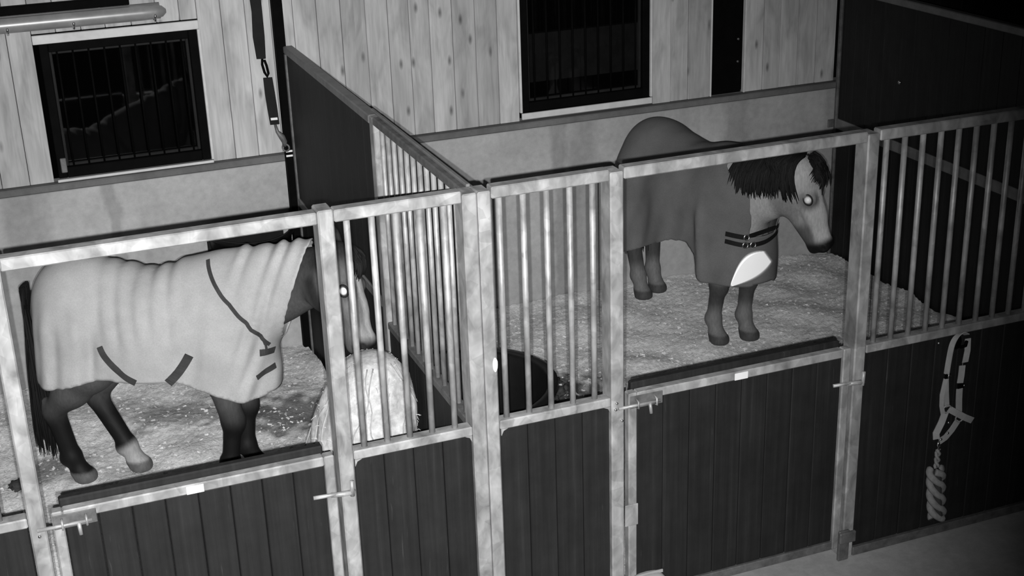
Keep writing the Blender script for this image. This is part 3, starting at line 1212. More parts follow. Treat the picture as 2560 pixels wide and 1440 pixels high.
def hairs(name, strands, root, mat=HAIR, shade=0.02):
    vs, fs, sh = [], [], []
    for pts, r in strands:
        v, fcs = sweep(pts, r, 5, flat=(1.0, 0.55))
        k = len(vs)
        vs += v
        fs += [tuple(i + k for i in q) for q in fcs]
        sh += [shade * rng.uniform(0.6, 1.5)] * len(v)
    me = mesh(name, vs, fs, mat, True)
    shade_attr(me, sh)
    return link(name, me, root)


def local_strip_fix(o, root):
    # strips are made in the horse's own frame
    return o


# rel() subtracts the parent's place; parts of the horses are given in the horse's own frame instead
_rel = rel


def rel(p, parent):
    if parent is not None:
        q = parent
        while q.parent is not None:
            q = q.parent
        if q.name.startswith('horse'):
            b = Vector((0, 0, 0))
            q = parent
            while q.parent is not None:
                b += Vector(q.location)
                q = q.parent
            return Vector(p) - b
    return _rel(p, parent)


# ------------------------------------------------------------------ the horse in the pale fleece
R1 = empty('horse', (-1.13, 1.99, ZF), 'dark horse in a pale hooded fleece rug lowering its head to the hay', 'horse', rotz=math.radians(-27))
G1 = dict(size=1.0, poll=(1.070, -0.11, 1.365), nose=(1.230, -0.235, 0.892), face=(0.85, -0.14, 0.30), ear=(-0.02, 0), hs=1.24, tail=-0.685,
          front=[(0.395, -0.105, -1), (0.43, 0.085, 1)], hind=[(-0.50, -0.085, -1, 0.085), (-0.235, 0.05, 1, 0.18)],
          neck=[(0.34, 0, 1.00, 0.25), (0.52, -0.01, 1.065, 0.205), (0.70, -0.035, 1.130, 0.165), (0.86, -0.06, 1.192, 0.134), (1.00, -0.085, 1.270, 0.115)])


def shade1(V):
    poll, h, t, s_, k = head_frame(G1)
    d = (V - poll) / k
    a, b, c = d @ h, d @ t, d @ s_
    x, y, z = V.T
    base = np.full(len(V), 0.085)
    # neck darker towards the crest, dark lower legs
    base = base * (1 - 0.6 * smoothstep(1.05, 1.30, z) * (x > 0.6))
    legm = smoothstep(0.56, 0.34, z) * (x < 0.7)
    base = base * (1 - legm) + 0.007 * legm
    # pale face with a broad white blaze and a dark nostril
    hd = (x > 0.75) * smoothstep(0.02, 0.10, a) * smoothstep(-0.26, -0.20, b)
    base = base * (1 - hd) + 0.12 * hd
    low = hd * smoothstep(0.14, 0.30, a) * smoothstep(-0.10, -0.04, b)
    base = base * (1 - low) + 0.17 * low
    bl = hd * smoothstep(0.042, 0.020, np.abs(c)) * smoothstep(-0.075, -0.02, b) * smoothstep(0.09, 0.15, a)
    bl = np.maximum(bl, hd * smoothstep(0.34, 0.43, a) * smoothstep(-0.11, -0.06, b) * 0.45)
    base = base * (1 - bl) + 0.46 * bl
    jaw = hd * smoothstep(-0.13, -0.18, b)
    base = base * (1 - 0.8 * jaw)
    no = hd * smoothstep(0.075, 0.030, np.sqrt((a - 0.495) ** 2 + (b + 0.045) ** 2))
    base = base * (1 - no) + 0.02 * no
    # white sock on the off hind foot, horn hooves
    hx, hy = G1['hind'][1][:2]
    sock = (np.hypot(x - hx, y - hy) < 0.14) * smoothstep(0.21, 0.15, z + 0.5 * (hx - x))
    base = base * (1 - sock) + 0.36 * sock
    hoof = smoothstep(0.075, 0.060, z)
    base = base * (1 - hoof) + 0.11 * hoof
    return base


make_body(G1, shade1, R1)


def folds1(X, Y, Z):
    body = smoothstep(0.30, 0.12, X)
    # long soft creases falling over the quarters and the ribs
    n = 0.013 * smoothstep(1.16, 0.92, Z) * (np.sin(31 * X + 2.4 * np.sin(5 * X + 1) + 1.3 * np.sin(4 * Z + 2 * X)) + 0.4 * np.sin(71 * X + 3 * np.sin(5 * Z))) * smoothstep(-0.02, -0.22, X)
    n += 0.0065 * np.sin(63 * X + 2.2 * np.sin(6 * Z + 4 * X)) * smoothstep(-0.35, -0.15, X) * body * smoothstep(0.84, 0.98, Z)
    n += 0.006 * np.sin(40 * (X - 0.55 * Z) + 2 * np.sin(7 * Z)) * smoothstep(0.02, 0.16, X) * smoothstep(0.45, 0.3, X) * smoothstep(1.15, 0.95, Z)
    # gathers down the hood, running from the crest to the chest
    q = X - 0.42 * (Z - 1.2)
    n += 0.0065 * (np.sin(58 * q + 2.0 * np.sin(9 * q) + 1.2 * np.sin(6 * Z)) + 0.5 * np.sin(97 * q + 4 * Z)) * smoothstep(0.40, 0.54, X)
    # skirt flares a little towards the hem and the tail
    n += 0.014 * smoothstep(0.95, 0.66, Z) * smoothstep(-0.1, -0.4, X)
    n += 0.012 * smoothstep(0.74, 0.60, Z) * smoothstep(0.30, 0.5, X) * np.sin(24 * X + 20 * Y)
    return n


def keep1(V):
    x, y, z = V.T
    hem = np.interp(x, [-0.75, -0.5, -0.17, -0.05, 0.18, 0.30, 0.47, 0.58, 0.70], [0.655, 0.655, 0.705, 0.690, 0.685, 0.640, 0.555, 0.555, 0.60])
    hem = hem + 0.006 * np.sin(16 * x)
    k = z > hem
    k &= x < np.interp(z, [0.5, 0.83, 0.87, 1.352, 1.6], [0.80, 0.80, 0.705, 0.888, 0.98])
    # split below the tail
    k &= ~((x < -0.60) & (np.abs(y) < 0.08) & (z < 1.06))
    return k


rug1, bvh1 = rug_mesh('fleece_rug', G1, keep1, folds1, FLEECE, R1, 0.026, 1.0)
tag(rug1, 'pale fleece rug with a hood over the neck')
rug_strap('neck_seam', bvh1, [(0.359, 1.285), (0.385, 1.235), (0.415, 1.185), (0.455, 1.13), (0.51, 1.06), (0.575, 0.97), (0.62, 0.90), (0.64, 0.855)], 0.020, DSTRAP, R1)
rug_strap('belly_strap', bvh1, [(-0.185, 0.90), (-0.170, 0.855), (-0.142, 0.81), (-0.11, 0.77), (-0.07, 0.735), (-0.02, 0.705)], 0.034, DSTRAP, R1)
rug_strap('belly_strap', bvh1, [(0.262, 0.845), (0.225, 0.79), (0.185, 0.74), (0.145, 0.70)], 0.046, DSTRAP, R1)
rug_strap('chest_strap', bvh1, [(0.595, 0.815), (0.62, 0.812), (0.645, 0.80)], 0.036, DSTRAP, R1)
rug_strap('chest_strap', bvh1, [(0.57, 0.685), (0.60, 0.70), (0.64, 0.705)], 0.030, DSTRAP, R1)
# cord tying the hood to the chest
rug_strap('hood_tie', bvh1, [(0.622, 0.90), (0.626, 0.86), (0.622, 0.82)], 0.012, DSTRAP, R1)


def hang_tail(g, root, length, sway, shade, n=130):
    st = []
    for i in range(n):
        a = rng.uniform(0, 2 * PI)
        rr2 = math.sqrt(rng.random())
        y0 = 0.032 * rr2 * math.cos(a)
        x0 = g.get('tail', -0.675) - 0.014 * rr2 * math.sin(a)
        z0 = 1.10 * g['size'] + 0.02 * rng.random()
        L = length * rng.uniform(0.82, 1.0)
        pts = []
        for k in range(9):
            t = k / 8
            sp = 1 + 3.0 * t * (1.25 - 0.35 * t)
            pts.append((x0 + sway[0] * t + (sp - 1) * 0.030 * math.sin(a) * rr2, y0 * sp + sway[1] * t + 0.012 * math.sin(5 * t + i), z0 - L * t))
        st.append((pts, [0.009, 0.010, 0.011, 0.011, 0.010, 0.009, 0.008, 0.006, 0.002]))
    return hairs('tail', st, root, HAIR, shade)


hang_tail(G1, R1, 0.95, (0.03, -0.05), 0.005, 300)


def crest_points(g, a, b):
    """points along the top of the neck between neck stations a..b (0..1)"""
    pts = g['neck']
    out = []
    n = 40
    for i in range(n):
        t = a + (b - a) * i / (n - 1)
        u = t * (len(pts) - 1)
        j = min(int(u), len(pts) - 2)
        q = u - j
        p = [pts[j][m] * (1 - q) + pts[j + 1][m] * q for m in range(4)]
        dx, dz = pts[j + 1][0] - pts[j][0], pts[j + 1][2] - pts[j][2]
        l = math.hypot(dx, dz)
        out.append((Vector((p[0] - dz / l * p[3] * 0.97, p[1], p[2] + dx / l * p[3] * 0.97)), p[3]))
    return out


def eyes(g, root):
    poll, h, t, s_, k = head_frame(g)
    for c in (-1, 1):
        u = k * g.get('hs', 1.0)
        p = poll + h * k * 0.190 + (t * -0.020 + s_ * 0.0750 * c) * u
        bm = bmesh.new()
        bmesh.ops.create_uvsphere(bm, u_segments=20, v_segments=12, radius=0.0200 * k)
        me = bpy.data.meshes.new('eye')
        bm.to_mesh(me)
        bm.free()
        me.materials.append(EYE)
        me.polygons.foreach_set('use_smooth', [True] * len(me.polygons))
        eo = link('eye', me, root, tuple(p))
        # lids
        lid = [Vector(p + k * (h * 0.029 * math.cos(q) + t * 0.024 * math.sin(q) + s_ * c * 0.002)) for q in np.linspace(0, 2 * PI, 17)[:-1]]
        vs, fs = sweep(lid, 0.0055, 6, True)
        lm = mesh('eyelid', vs, fs, COAT, True)
        shade_attr(lm, [0.02] * len(vs))
        link('eyelid', lm, eo, tuple(-Vector(p)))


eyes(G1, R1)


def forelock(g, root, n, L, shade, lat=0.0):
    poll, h, t, s_, k = head_frame(g)
    st = []
    for i in range(n):
        c = rng.uniform(-0.045, 0.045)
        p0 = poll + k * (h * rng.uniform(-0.03, 0.03) + t * 0.022 + s_ * c)
        l = L * rng.uniform(0.7, 1)
        dr = rng.uniform(-0.5, 0.5)
        pts = [Vector(p0 + k * (h * l * q + t * (0.03 * math.sin(q * PI) + 0.012) + s_ * (c * q * 0.7 + dr * 0.05 * q + lat * q))) for q in (0, .25, .5, .75, 1)]
        st.append((pts, [0.010, 0.011, 0.010, 0.007, 0.002]))
    return hairs('forelock', st, root, HAIR, shade)


forelock(G1, R1, 34, 0.15, 0.010)

# ------------------------------------------------------------------ the horse in the dark grey rug
R2 = empty('horse', (2.47, 2.715, ZF), 'dun horse in a dark grey rug with a bright chest flash looking aside', 'horse', rotz=math.radians(-80))
G2 = dict(size=1.03, poll=(0.915, 0.105, 1.310), nose=(1.085, 0.205, 0.780), face=(0.85, 0.46, 0.30), ear=(-0.12, 0), hs=1.14, el=0.6, tail=-0.655,
          front=[(0.40, -0.125, -1), (0.46, 0.08, 1)], hind=[(-0.520, -0.055, -1, 0.07), (-0.565, 0.105, 1, 0.05)],
          neck=[(0.36, 0, 1.00, 0.25), (0.54, 0.005, 1.05, 0.205), (0.68, 0.025, 1.105, 0.178), (0.79, 0.045, 1.155, 0.158), (0.875, 0.06, 1.210, 0.132)])


def shade2(V):
    poll, h, t, s_, k = head_frame(G2)
    d = (V - poll) / k
    a, b, c = d @ h, d @ t, d @ s_
    x, y, z = V.T
    base = np.full(len(V), 0.43)
    legm = smoothstep(0.55, 0.40, z)
    base = base * (1 - legm) + 0.055 * legm
    pal = legm * smoothstep(0.30, 0.20, z)
    base = base * (1 - pal) + 0.15 * pal
    hd = (x > 0.7) * smoothstep(0.02, 0.10, a) * smoothstep(-0.26, -0.20, b) * (z > 0.65)
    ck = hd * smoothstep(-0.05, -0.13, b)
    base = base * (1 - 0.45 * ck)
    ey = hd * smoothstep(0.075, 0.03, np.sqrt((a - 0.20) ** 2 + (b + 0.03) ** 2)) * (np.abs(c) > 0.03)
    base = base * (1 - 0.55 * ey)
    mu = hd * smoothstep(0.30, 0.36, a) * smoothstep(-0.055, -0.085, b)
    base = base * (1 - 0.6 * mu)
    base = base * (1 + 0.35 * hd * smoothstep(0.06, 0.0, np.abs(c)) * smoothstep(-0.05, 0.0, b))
    no = hd * smoothstep(0.415, 0.455, a)
    base = base * (1 - no) + 0.010 * no
    hoof = smoothstep(0.075, 0.060, z)
    base = base * (1 - hoof) + 0.055 * hoof
    return base


body2 = make_body(G2, shade2, R2)


def folds2(X, Y, Z):
    s = smoothstep(1.15, 0.85, Z)
    n = 0.006 * s * np.sin(17 * X + 1.5 * np.sin(4 * X) + 2.0 * Z)
    n += 0.004 * smoothstep(0.95, 0.75, Z) * np.sin(45 * X + 3 * np.sin(5 * Z))
    n += 0.016 * smoothstep(0.80, 0.50, Z) * smoothstep(0.25, 0.4, X)
    n += 0.020 * np.exp(-((X - 0.40 - 0.03 * np.sin(5 * Z)) / 0.028) ** 2) * smoothstep(1.05, 0.85, Z)
    n -= 0.010 * np.exp(-((X - 0.33) / 0.03) ** 2) * smoothstep(0.95, 0.75, Z)
    n += 0.012 * smoothstep(0.85, 0.5, Z) * smoothstep(-0.1, -0.4, X)
    return n


def keep2(V):
    x, y, z = V.T
    hem = np.interp(x, [-0.8, -0.32, -0.05, 0.10, 0.24, 0.33, 0.40, 0.60, 0.75], [0.45, 0.455, 0.585, 0.655, 0.680, 0.62, 0.470, 0.455, 0.48])
    k = z > hem
    k &= x < 0.47 + 0.22 * smoothstep(1.24, 1.06, z) + 0.3 * smoothstep(0.86, 0.80, z)
    k &= ~((z > 0.80) & (np.abs(y) < 0.10) & (x > 0.64))
    k &= ~((x < -0.60) & (np.abs(y) < 0.08) & (z < 1.06))
    return k


rug2, bvh2 = rug_mesh('stable_rug', G2, keep2, folds2, STABLERUG, R2, 0.026, 0.5)
tag(rug2, 'dark grey stable rug buckled at the chest')

# mane falling on the near side
bmb = bmesh.new()
bmb.from_mesh(body2.data)
bvhb = BVHTree.FromBMesh(bmb)
bmb.free()
st = []
for i in range(520):
    q = rng.random()
    x = 0.50 + q * 0.435
    top = bvhb.ray_cast(Vector((x, 0.02 + 0.05 * q, 1.8)), Vector((0, 0, -1)))
    if top[0] is None or top[0].z < 1.1:
        continue
    lift = rng.uniform(0.006, 0.024)
    L = rng.uniform(0.13, 0.27) * (0.92 + 0.16 * q)
    pts = [top[0] + Vector((0, rng.uniform(-0.01, 0.03), lift * 0.8 + 0.004))]
    jit = rng.uniform(-0.035, 0.035)
    dz = L / 7
    for k in range(1, 8):
        zz = top[0].z - dz * k + 0.012
        xx = x + jit * k / 7 + 0.02 * k / 7
        hit = bvhb.ray_cast(Vector((xx, -1.0, zz)), Vector((0, 1, 0)))
        py = pts[-1].y - 0.02 if hit[0] is None else hit[0].y - lift
        if hit[0] is not None and hit[0].y > 0.12:
            py = pts[-1].y
        pts.append(Vector((xx, min(py, pts[-1].y + 0.012), zz)))
    st.append((pts, [0.012, 0.013, 0.013, 0.012, 0.011, 0.009, 0.006, 0.002]))
hairs('mane', st, R2, HAIR, 0.011)
forelock(G2, R2, 50, 0.17, 0.013, 0.035)
forelock(G2, R2, 50, 0.105, 0.011, -0.030)
eyes(G2, R2)
hang_tail(G2, R2, 0.85, (0.05, 0.0), 0.012)


# chest buckles and the reflective flash, laid on the rug's front
def front_hit(y, z):
    hit = bvh2.ray_cast(Vector((1.6, y, z)), Vector((-1, 0, 0)))
    return hit


def wrap(name, yz, width, mat, root, off, thick=0.005):
    pts, wd = [], []
    for p in dense([(0, a, b) for a, b in yz], 6):
        hh = front_hit(p.y, p.z)
        if hh[0] is None or hh[0].x < 0.35:
            continue
        nn = hh[1] if hh[1].x > 0 else -hh[1]
        pts.append((hh[0] + nn * off, nn))
    P = [a for a, _ in pts]
    for i, (p, nn) in enumerate(pts):
        t = (P[min(i + 1, len(P) - 1)] - P[max(i - 1, 0)]).normalized()
        wd.append(tuple(t.cross(nn)))
    wl = width(len(P)) if callable(width) else width
    return strip(name, P, wd, wl, thick, mat, root)


wrap('chest_strap', [(-0.20, 0.815), (-0.12, 0.80), (0.0, 0.80), (0.13, 0.825)], 0.030, WEB, R2, 0.012)
wrap('chest_strap', [(-0.20, 0.765), (-0.12, 0.748), (0.0, 0.752), (0.13, 0.785)], 0.028, WEB, R2, 0.012)
for y, z in ((-0.125, 0.80), (-0.085, 0.748), (-0.05, 0.80), (-0.13, 0.748)):
    hh = front_hit(y, z)
    if hh[0] is not None:
        c = hh[0] + Vector((0.018, 0, 0))
        tube('buckle', ring(c, 0.018, (1, -0.3, 0.1), 12), 0.0045, STEEL, R2, 6, True)


def flash(root):
    """stiff leaf shaped reflective panel sewn across the front of the rug, standing proud at the hem"""
    nrm = Vector((math.cos(math.radians(-29)) * 0.95, math.sin(math.radians(-29)) * 0.95, 0.31)).normalized()
    A, B = Vector((0.56, -0.185, 0.462)), Vector((0.60, 0.085, 0.615))
    e1 = (B - A)
    e1 = (e1 - nrm * e1.dot(nrm))
    Ln = e1.length
    e1.normalize()
    e2 = nrm.cross(e1)
    n, m = 18, 7
    flat = []
    push = -1.0
    for i in range(n + 1):
        q = i / n
        wv = 0.205 * max(0.02, math.sin(PI * min(1, q * 0.90)) ** 0.8) * (0.55 + 0.45 * q)
        for j in range(m + 1):
            p = A + e1 * Ln * q + e2 * wv * (j / m - 0.40)
            flat.append(p)
    # flat panel tilted off the lie of the rug towards the lamps to shine brighter
    row, val = [], []
    for p in flat:
        hit = bvh2.ray_cast(p + nrm * 1.0, -nrm)
        if hit[0] is not None and hit[0].x > 0.35:
            d = p - A
            row.append((1.0, d.dot(e1), d.dot(e2)))
            val.append((hit[0] - p).dot(nrm))
    row, val = np.array(row), np.array(val)
    co = np.linalg.lstsq(row, val, rcond=None)[0]
    co[1:] *= 0.22
    co[0] += (val - row @ co).max() + 0.010
    vs = [p + nrm * float(co @ np.array((1.0, (p - A).dot(e1), (p - A).dot(e2)))) for p in flat]
    fs = []
    for i in range(n):
        for j in range(m):
            k = i * (m + 1) + j
            fs.append((k, k + 1, k + m + 2, k + m + 1))
    o = link('reflective_flash', mesh('reflective_flash', vs, fs, REFL, True), root)
    s_ = o.modifiers.new('thickness', 'SOLIDIFY')
    s_.thickness = 0.003
    s_.offset = 0
    o['label'] = 'bright white reflective flash'
    return o


flash(R2)

# ------------------------------------------------------------------ hay in the corner
hn = empty('hay_net', (-0.33, 0.98, ZF), 'tall bulging pale hay net standing in the corner under the feeding horse', 'hay net')
bm = bmesh.new()
bmesh.ops.create_icosphere(bm, subdivisions=5, radius=1.0)
prof = [(0.0, 0.255), (0.15, 0.285), (0.45, 0.280), (0.62, 0.265), (0.78, 0.235), (0.90, 0.185), (0.97, 0.12), (1.0, 0.03)]
for v in bm.verts:
    d = v.co.normalized()
    zz = (math.asin(max(-1, min(1, d.z))) / (PI / 2) + 1) / 2
    hgt = zz * 0.97
    rr4 = np.interp(zz, [p[0] for p in prof], [p[1] for p in prof])
    if zz < 0.12:
        rr4 *= math.sqrt(max(0, zz / 0.12))
    a = math.atan2(d.y, d.x)
    rr4 *= 1 + 0.05 * math.sin(3 * a + 4 * zz) + 0.035 * math.sin(7 * a - 9 * zz) + 0.02 * math.sin(13 * a + 21 * zz)
    sh = 0.17 * max(0, zz - 0.45)
    v.co = Vector((math.cos(a) * rr4 * 0.97 + sh, math.sin(a) * rr4, hgt + 0.004))
me = bpy.data.meshes.new('hay')
bm.to_mesh(me)
hb = BVHTree.FromBMesh(bm)
bm.free()
me.materials.append(HAYM)
me.polygons.foreach_set('use_smooth', [True] * len(me.polygons))
link('hay', me, hn)
# cords of the net
for i in range(12):
    pts = []
    for k in range(26):
        zz = 0.06 + 0.88 * k / 25
        a = 2 * PI * i / 12 + (0.9 if i % 2 else -0.9) * (k / 25) + 0.05 * math.sin(k)
        o_ = Vector((0.17 * max(0, zz / 0.97 - 0.45), 0, zz))
        hit = hb.ray_cast(o_ + Vector((math.cos(a), math.sin(a), 0)) * 0.8, Vector((-math.cos(a), -math.sin(a), 0)))
        if hit[0] is not None:
            pts.append(hit[0] + hit[1] * 0.001)
    if len(pts) > 3:
        tube('net_cord', [p + hn.location for p in pts], 0.0035, NETM, hn, 5)
# loose stalks
st = []
vs, fs = [], []
for i in range(260):
    zz = rng.uniform(0.35, 0.97)
    a = rng.uniform(0, 2 * PI)
    o_ = Vector((0.17 * max(0, zz / 0.97 - 0.45), 0, zz))
    hit = hb.ray_cast(o_ + Vector((math.cos(a), math.sin(a), 0)) * 0.8, Vector((-math.cos(a), -math.sin(a), 0)))
    if hit[0] is None:
        continue
    dv = (Vector((rng.uniform(-1, 1), rng.uniform(-1, 1), rng.uniform(-1, 1))) + hit[1] * 0.35).normalized()
    l = rng.uniform(0.015, 0.04)
    p = hit[0]
    v, fcs = sweep([p - dv * l * 0.3, p + dv * l * 0.4, p + dv * l * 0.9 + Vector((0, 0, -0.01))], [0.0016, 0.0016, 0.0008], 3)
    k = len(vs)
    vs += v
    fs += [tuple(q + k for q in f_) for f_ in fcs]
sk = link('hay_stalks', mesh('hay_stalks', vs, fs, HAYM), hn)
sk['kind'] = 'stuff'

# ------------------------------------------------------------------ halter and lead rope on the far bay
hk = empty('halter_hook', (2.44, 0.016, 1.095), 'small black hook holding the halter on the planks', 'hook')
tube('hook_arm', [(2.44, 0.0155, 1.06), (2.44, -0.02, 1.055), (2.44, -0.05, 1.075), (2.44, -0.055, 1.10)], 0.008, BLACKST, hk, 8)
lump('hook_plate', (2.44, 0.009, 1.07), (0.024, 0.006, 0.04), BLACKST, hk, 1, 0.05)
ha = empty('halter', (2.43, -0.02, 0.62), 'grey webbing halter hanging over a hook on the dark planks', 'halter')
YH = -0.022
crown = [(2.368, YH, 0.925), (2.375, YH, 1.01), (2.388, -0.03, 1.085), (2.408, -0.038, 1.128), (2.440, -0.042, 1.142), (2.470, -0.036, 1.128), (2.488, -0.028, 1.09), (2.485, YH, 1.03), (2.478, YH, 0.955)]
strip('crown_strap', dense(crown[:6], 4), (0, 1, 0), 0.024, 0.004, LEATH, ha) if False else None
strip('crown_strap', dense([(2.366, YH, 0.925), (2.372, YH, 1.00), (2.382, YH, 1.075), (2.400, YH - 0.004, 1.118), (2.430, YH - 0.006, 1.135), (2.462, YH - 0.004, 1.120)], 4), [(0, -1, 0.001)] * 21 and (0.3, -1.0, 0.5), 0.030, 0.004, LEATH, ha)
strip('cheek_strap', [(2.474, YH, 1.095), (2.478, YH, 1.03), (2.470, YH, 0.965)], (1, -0.2, 0), 0.030, 0.004, LEATH, ha)
strip('cheek_strap', [(2.456, YH, 0.955), (2.455, YH, 0.90), (2.452, YH, 0.862)], (1, -0.2, 0), 0.032, 0.004, LEATH, ha)
strip('cheek_strap', [(2.452, YH, 0.832), (2.455, YH, 0.77), (2.462, YH, 0.700)], (1, -0.1, 0), 0.034, 0.004, LEATH, ha)
strip('cheek_strap', [(2.366, YH, 0.905), (2.374, YH, 0.83), (2.386, YH, 0.745)], (1, -0.1, 0), 0.026, 0.004, LEATH, ha)
strip('throat_strap', [(2.360, YH - 0.004, 0.905), (2.346, YH - 0.004, 0.82), (2.350, YH - 0.004, 0.760), (2.362, YH - 0.004, 0.715)], (1, -0.3, 0), 0.022, 0.004, LEATH, ha)
strip('noseband', [(2.395, YH - 0.006, 0.735), (2.44, YH - 0.012, 0.705), (2.49, YH - 0.012, 0.672), (2.545, YH - 0.006, 0.640)], (0.3, -0.1, 1), 0.034, 0.005, LEATH, ha)
strip('noseband', [(2.380, YH, 0.720), (2.362, YH, 0.665), (2.335, YH, 0.610), (2.340, YH, 0.578)], (1, -0.3, 0.2), 0.034, 0.005, LEATH, ha)
strip('chin_strap', [(2.462, YH, 0.655), (2.430, YH, 0.610), (2.395, YH, 0.575), (2.360, YH, 0.560)], (-0.6, 0.0, 0.8), 0.034, 0.005, LEATH, ha)
for c in ((2.385, YH - 0.004, 0.735), (2.468, YH - 0.002, 0.668)):
    tube('ring', ring(c, 0.022, (0.1, 1, 0.1), 14), 0.0045, GALV, ha, 6, True)
box('buckle', (2.352, YH - 0.010, 0.905), (2.385, YH - 0.002, 0.930), BLACKST, ha, 0.003)
box('buckle', (2.435, YH - 0.010, 0.835), (2.474, YH - 0.002, 0.860), BLACKST, ha, 0.003)
lump('buckle_pin', (2.374, YH - 0.012, 0.918), (0.009, 0.004, 0.010), STEEL, ha, 3, 0.05)
lump('buckle_pin', (2.470, YH - 0.012, 0.850), (0.006, 0.004, 0.006), STEEL, ha, 4, 0.05)
box('slide', (2.450, YH - 0.008, 0.958), (2.486, YH - 0.002, 0.972), STEEL, ha, 0.003)
for p in ((2.400, YH - 0.008, 0.660), (2.402, YH - 0.006, 0.600), (2.362, YH - 0.008, 0.575)):
    lump('rivet', p, (0.007, 0.005, 0.007), STEEL, ha, 4, 0.05)

lr = empty('lead_rope', (2.37, -0.03, 0.13), 'twisted lead rope wound in a bundle below the hanging halter', 'lead rope')
tube('snap_hook', [(2.356, YH, 0.565), (2.348, YH - 0.004, 0.545), (2.356, YH - 0.006, 0.52), (2.366, YH - 0.002, 0.545)], 0.006, STEEL, lr, 6)
for k in range(2):
    tube('rope', [(2.357 + 0.010 * math.cos(t * 1.1 + k * PI), YH + 0.008 * math.sin(t * 1.1 + k * PI), 0.52 - 0.012 * t) for t in range(0, 10)], 0.008, ROPE, lr, 7)
# bundle: rope doubled into loops and wrapped round
core = [(2.352, -0.026, 0.405), (2.356, -0.028, 0.35), (2.364, -0.028, 0.27), (2.374, -0.028, 0.19), (2.386, -0.028, 0.125)]
vs_, fs_ = sweep(dense(core, 4), [0.030] + [0.035] * 15 + [0.026], 12, flat=(1.0, 0.62))
link('rope_bundle', mesh('rope_bundle', [Vector(v) - Vector(core[2]) for v in vs_], fs_, ROPED, True), lr, _rel(core[2], lr))
dc = dense(core, 60)
for k in range(3):
    pts = []
    for i in range(0, len(dc), 3):
        th = 2 * PI * (1.5 * i / len(dc)) + 2 * PI * k / 3
        pts.append(Vector(dc[i]) + Vector((math.cos(th) * 0.036, math.sin(th) * 0.022, 0.0)))
    tube('rope', pts, 0.0185, ROPE, lr, 8)

# ------------------------------------------------------------------ tie strap hanging at the wall post
ts = empty('tie_strap', (-0.15, 3.37, 1.5), 'black tie strap with metal clips hanging beside the slim wall post', 'strap')
yt = 3.36
strip('strap', [(-0.185, yt, 3.2), (-0.182, yt, 2.6), (-0.176, yt, 2.40), (-0.180, yt, 2.25), (-0.178, yt, 2.115)], (1, -0.4, 0), [0.070, 0.070, 0.062, 0.070, 0.054], 0.012, WEB, ts)
tube('clip', [(-0.172, yt, 2.115), (-0.176, yt, 2.08), (-0.166, yt, 2.03), (-0.150, yt, 2.00), (-0.143, yt, 2.02), (-0.150, yt, 2.07), (-0.160, yt, 2.105)], 0.008, BLACKST, ts, 7)
strip('strap', [(-0.150, yt, 1.995), (-0.146, yt, 1.90), (-0.140, yt, 1.80), (-0.134, yt, 1.70)], (1, -0.4, 0), [0.054, 0.060, 0.060, 0.056], 0.012, WEB, ts)
strip('band', [(-0.1365, yt - 0.008, 1.745), (-0.1355, yt - 0.008, 1.73)], (1, -0.4, 0), 0.042, 0.004, STICK, ts)
tube('snap', [(-0.133, yt - 0.004, 1.70), (-0.125, yt - 0.01, 1.655), (-0.10, yt - 0.012, 1.62), (-0.085, yt - 0.006, 1.585), (-0.082, yt, 1.555)], [0.008, 0.011, 0.020, 0.018, 0.010], GALVD, ts, 8)
tube('ring', ring((-0.080, yt - 0.006, 1.545), 0.022, (0.6, 1, 0), 14), 0.006, GALVD, ts, 6, True)
box('sleeve', (-0.076, YW - 0.076, 1.475), (-0.035, YW - 0.069, 1.487), STICK, ts, 0.001)
box('sleeve', (-0.076, YW - 0.076, 1.505), (-0.035, YW - 0.069, 1.517), STICK, ts, 0.001)

# ------------------------------------------------------------------ strip light over the first window
sl_ = empty('strip_light', (-1.2, YB - 0.06, 2.44), 'long strip light with a rounded clear cover on the boards over the window', 'lamp')
X0L, X1L, ZLm, YLm = -2.1, -0.70, 2.445, YB - 0.072
tube('housing', [(X0L, YB - 0.030, ZLm), (X1L - 0.03, YB - 0.030, ZLm)], [0.048, 0.048], LAMPB, sl_, 14, flat=(1.0, 0.55))
cpts = [(X0L, YLm, ZLm)] + [(X0L + (X1L - X0L) * q, YLm, ZLm) for q in (0.3, 0.6, 0.9, 0.955, 0.985, 1.0)]
tube('cover', cpts, [0.045, 0.045, 0.045, 0.045, 0.042, 0.032, 0.012], LAMPC, sl_, 16)
for q in (0.36, 0.62, 0.95):
    x = X0L + (X1L - X0L) * q
    tube('clip', [(x, YB - 0.03, ZLm - 0.052), (x, YLm - 0.02, ZLm - 0.048), (x, YLm - 0.050, ZLm - 0.012)], 0.008, STEEL, sl_, 6)
box('backing', (X0L, YB - 0.045, ZLm + 0.050), (X1L - 0.20, YB - 0.002, ZLm + 0.100), BLACKST, sl_, 0.004)
tube('cable', [(-1.10, YB - 0.02, 3.2), (-1.11, YB - 0.02, 2.7), (-1.09, YB - 0.025, 2.52), (-1.06, YB - 0.03, 2.475)], 0.006, GALVD, sl_, 6)

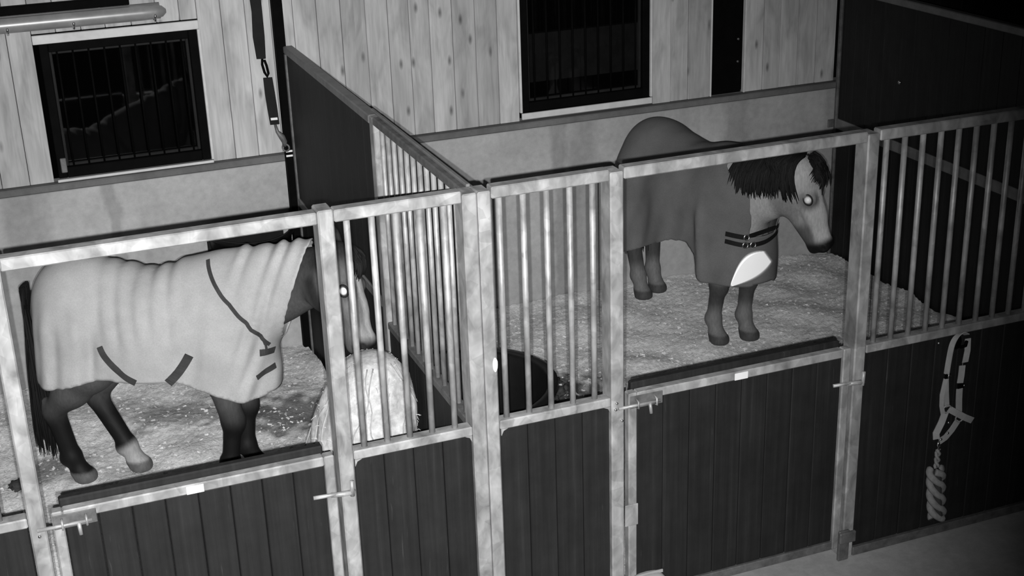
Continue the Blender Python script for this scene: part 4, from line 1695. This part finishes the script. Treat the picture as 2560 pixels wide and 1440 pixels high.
# ------------------------------------------------------------------ droppings and small things on the floor
for i, (x, y, r, lb) in enumerate([(-1.93, 2.20, 0.06, 'dark dropping lying by the tail of the fleece rugged horse'), (3.05, 0.62, 0.05, 'small dark dropping on the shavings behind the far bars')]):
    o = lump('dropping', (x, y, ZF + r * 0.42), (r, r * 0.8, r * 0.55), MANURE, None, 11 + i, 0.3, 3)
    tag(o, lb, 'dropping')
for i, (x, y, r) in enumerate([(1.07, 2.08, 0.045), (1.16, 2.00, 0.05), (1.25, 2.06, 0.04), (1.20, 2.15, 0.045), (1.10, 1.94, 0.04)]):
    o = lump('dropping', (x, y, ZF + r * 0.42), (r, r * 0.85, r * 0.6), MANURE, None, 31 + i, 0.3, 3)
    tag(o, 'dark dropping in the soiled patch beyond the half round trough', 'dropping', 'droppings beyond the trough')
bm = bmesh.new()
bmesh.ops.create_icosphere(bm, subdivisions=4, radius=1.0)
for v in bm.verts:
    d = v.co.normalized()
    q = (abs(d.x) ** 3.5 + abs(d.y) ** 2.6 + abs(d.z) ** 4) ** (-1 / 3.4)
    p_ = d * q
    wr = 1 + 0.03 * math.sin(9 * d.x + 5 * d.z) + 0.02 * math.sin(17 * d.x - 8 * d.z + 4 * d.y)
    v.co = Vector((p_.x * 0.105 * wr * (1 - 0.12 * p_.z), p_.y * 0.075 * wr * (1 - 0.30 * max(0, p_.z)), max(-0.150, p_.z * 0.152 * (1 - 0.06 * abs(p_.x) * (p_.z > 0)))))
me = bpy.data.meshes.new('sack')
bm.to_mesh(me)
bm.free()
me.materials.append(SACKM)
me.polygons.foreach_set('use_smooth', [True] * len(me.polygons))
o = link('sack', me, None, (0.705, -0.125, 0.151))
sm_ = strip('seam', [(0.705 - 0.07, -0.128, 0.300), (0.705, -0.130, 0.3035), (0.705 + 0.07, -0.128, 0.300)], (0, 0.1, 1), 0.014, 0.006, SACKM)
sm_.parent = o
sm_.location = Vector(sm_.location) - Vector(o.location)
tag(o, 'small pale sack standing at the foot of the second half door', 'sack')
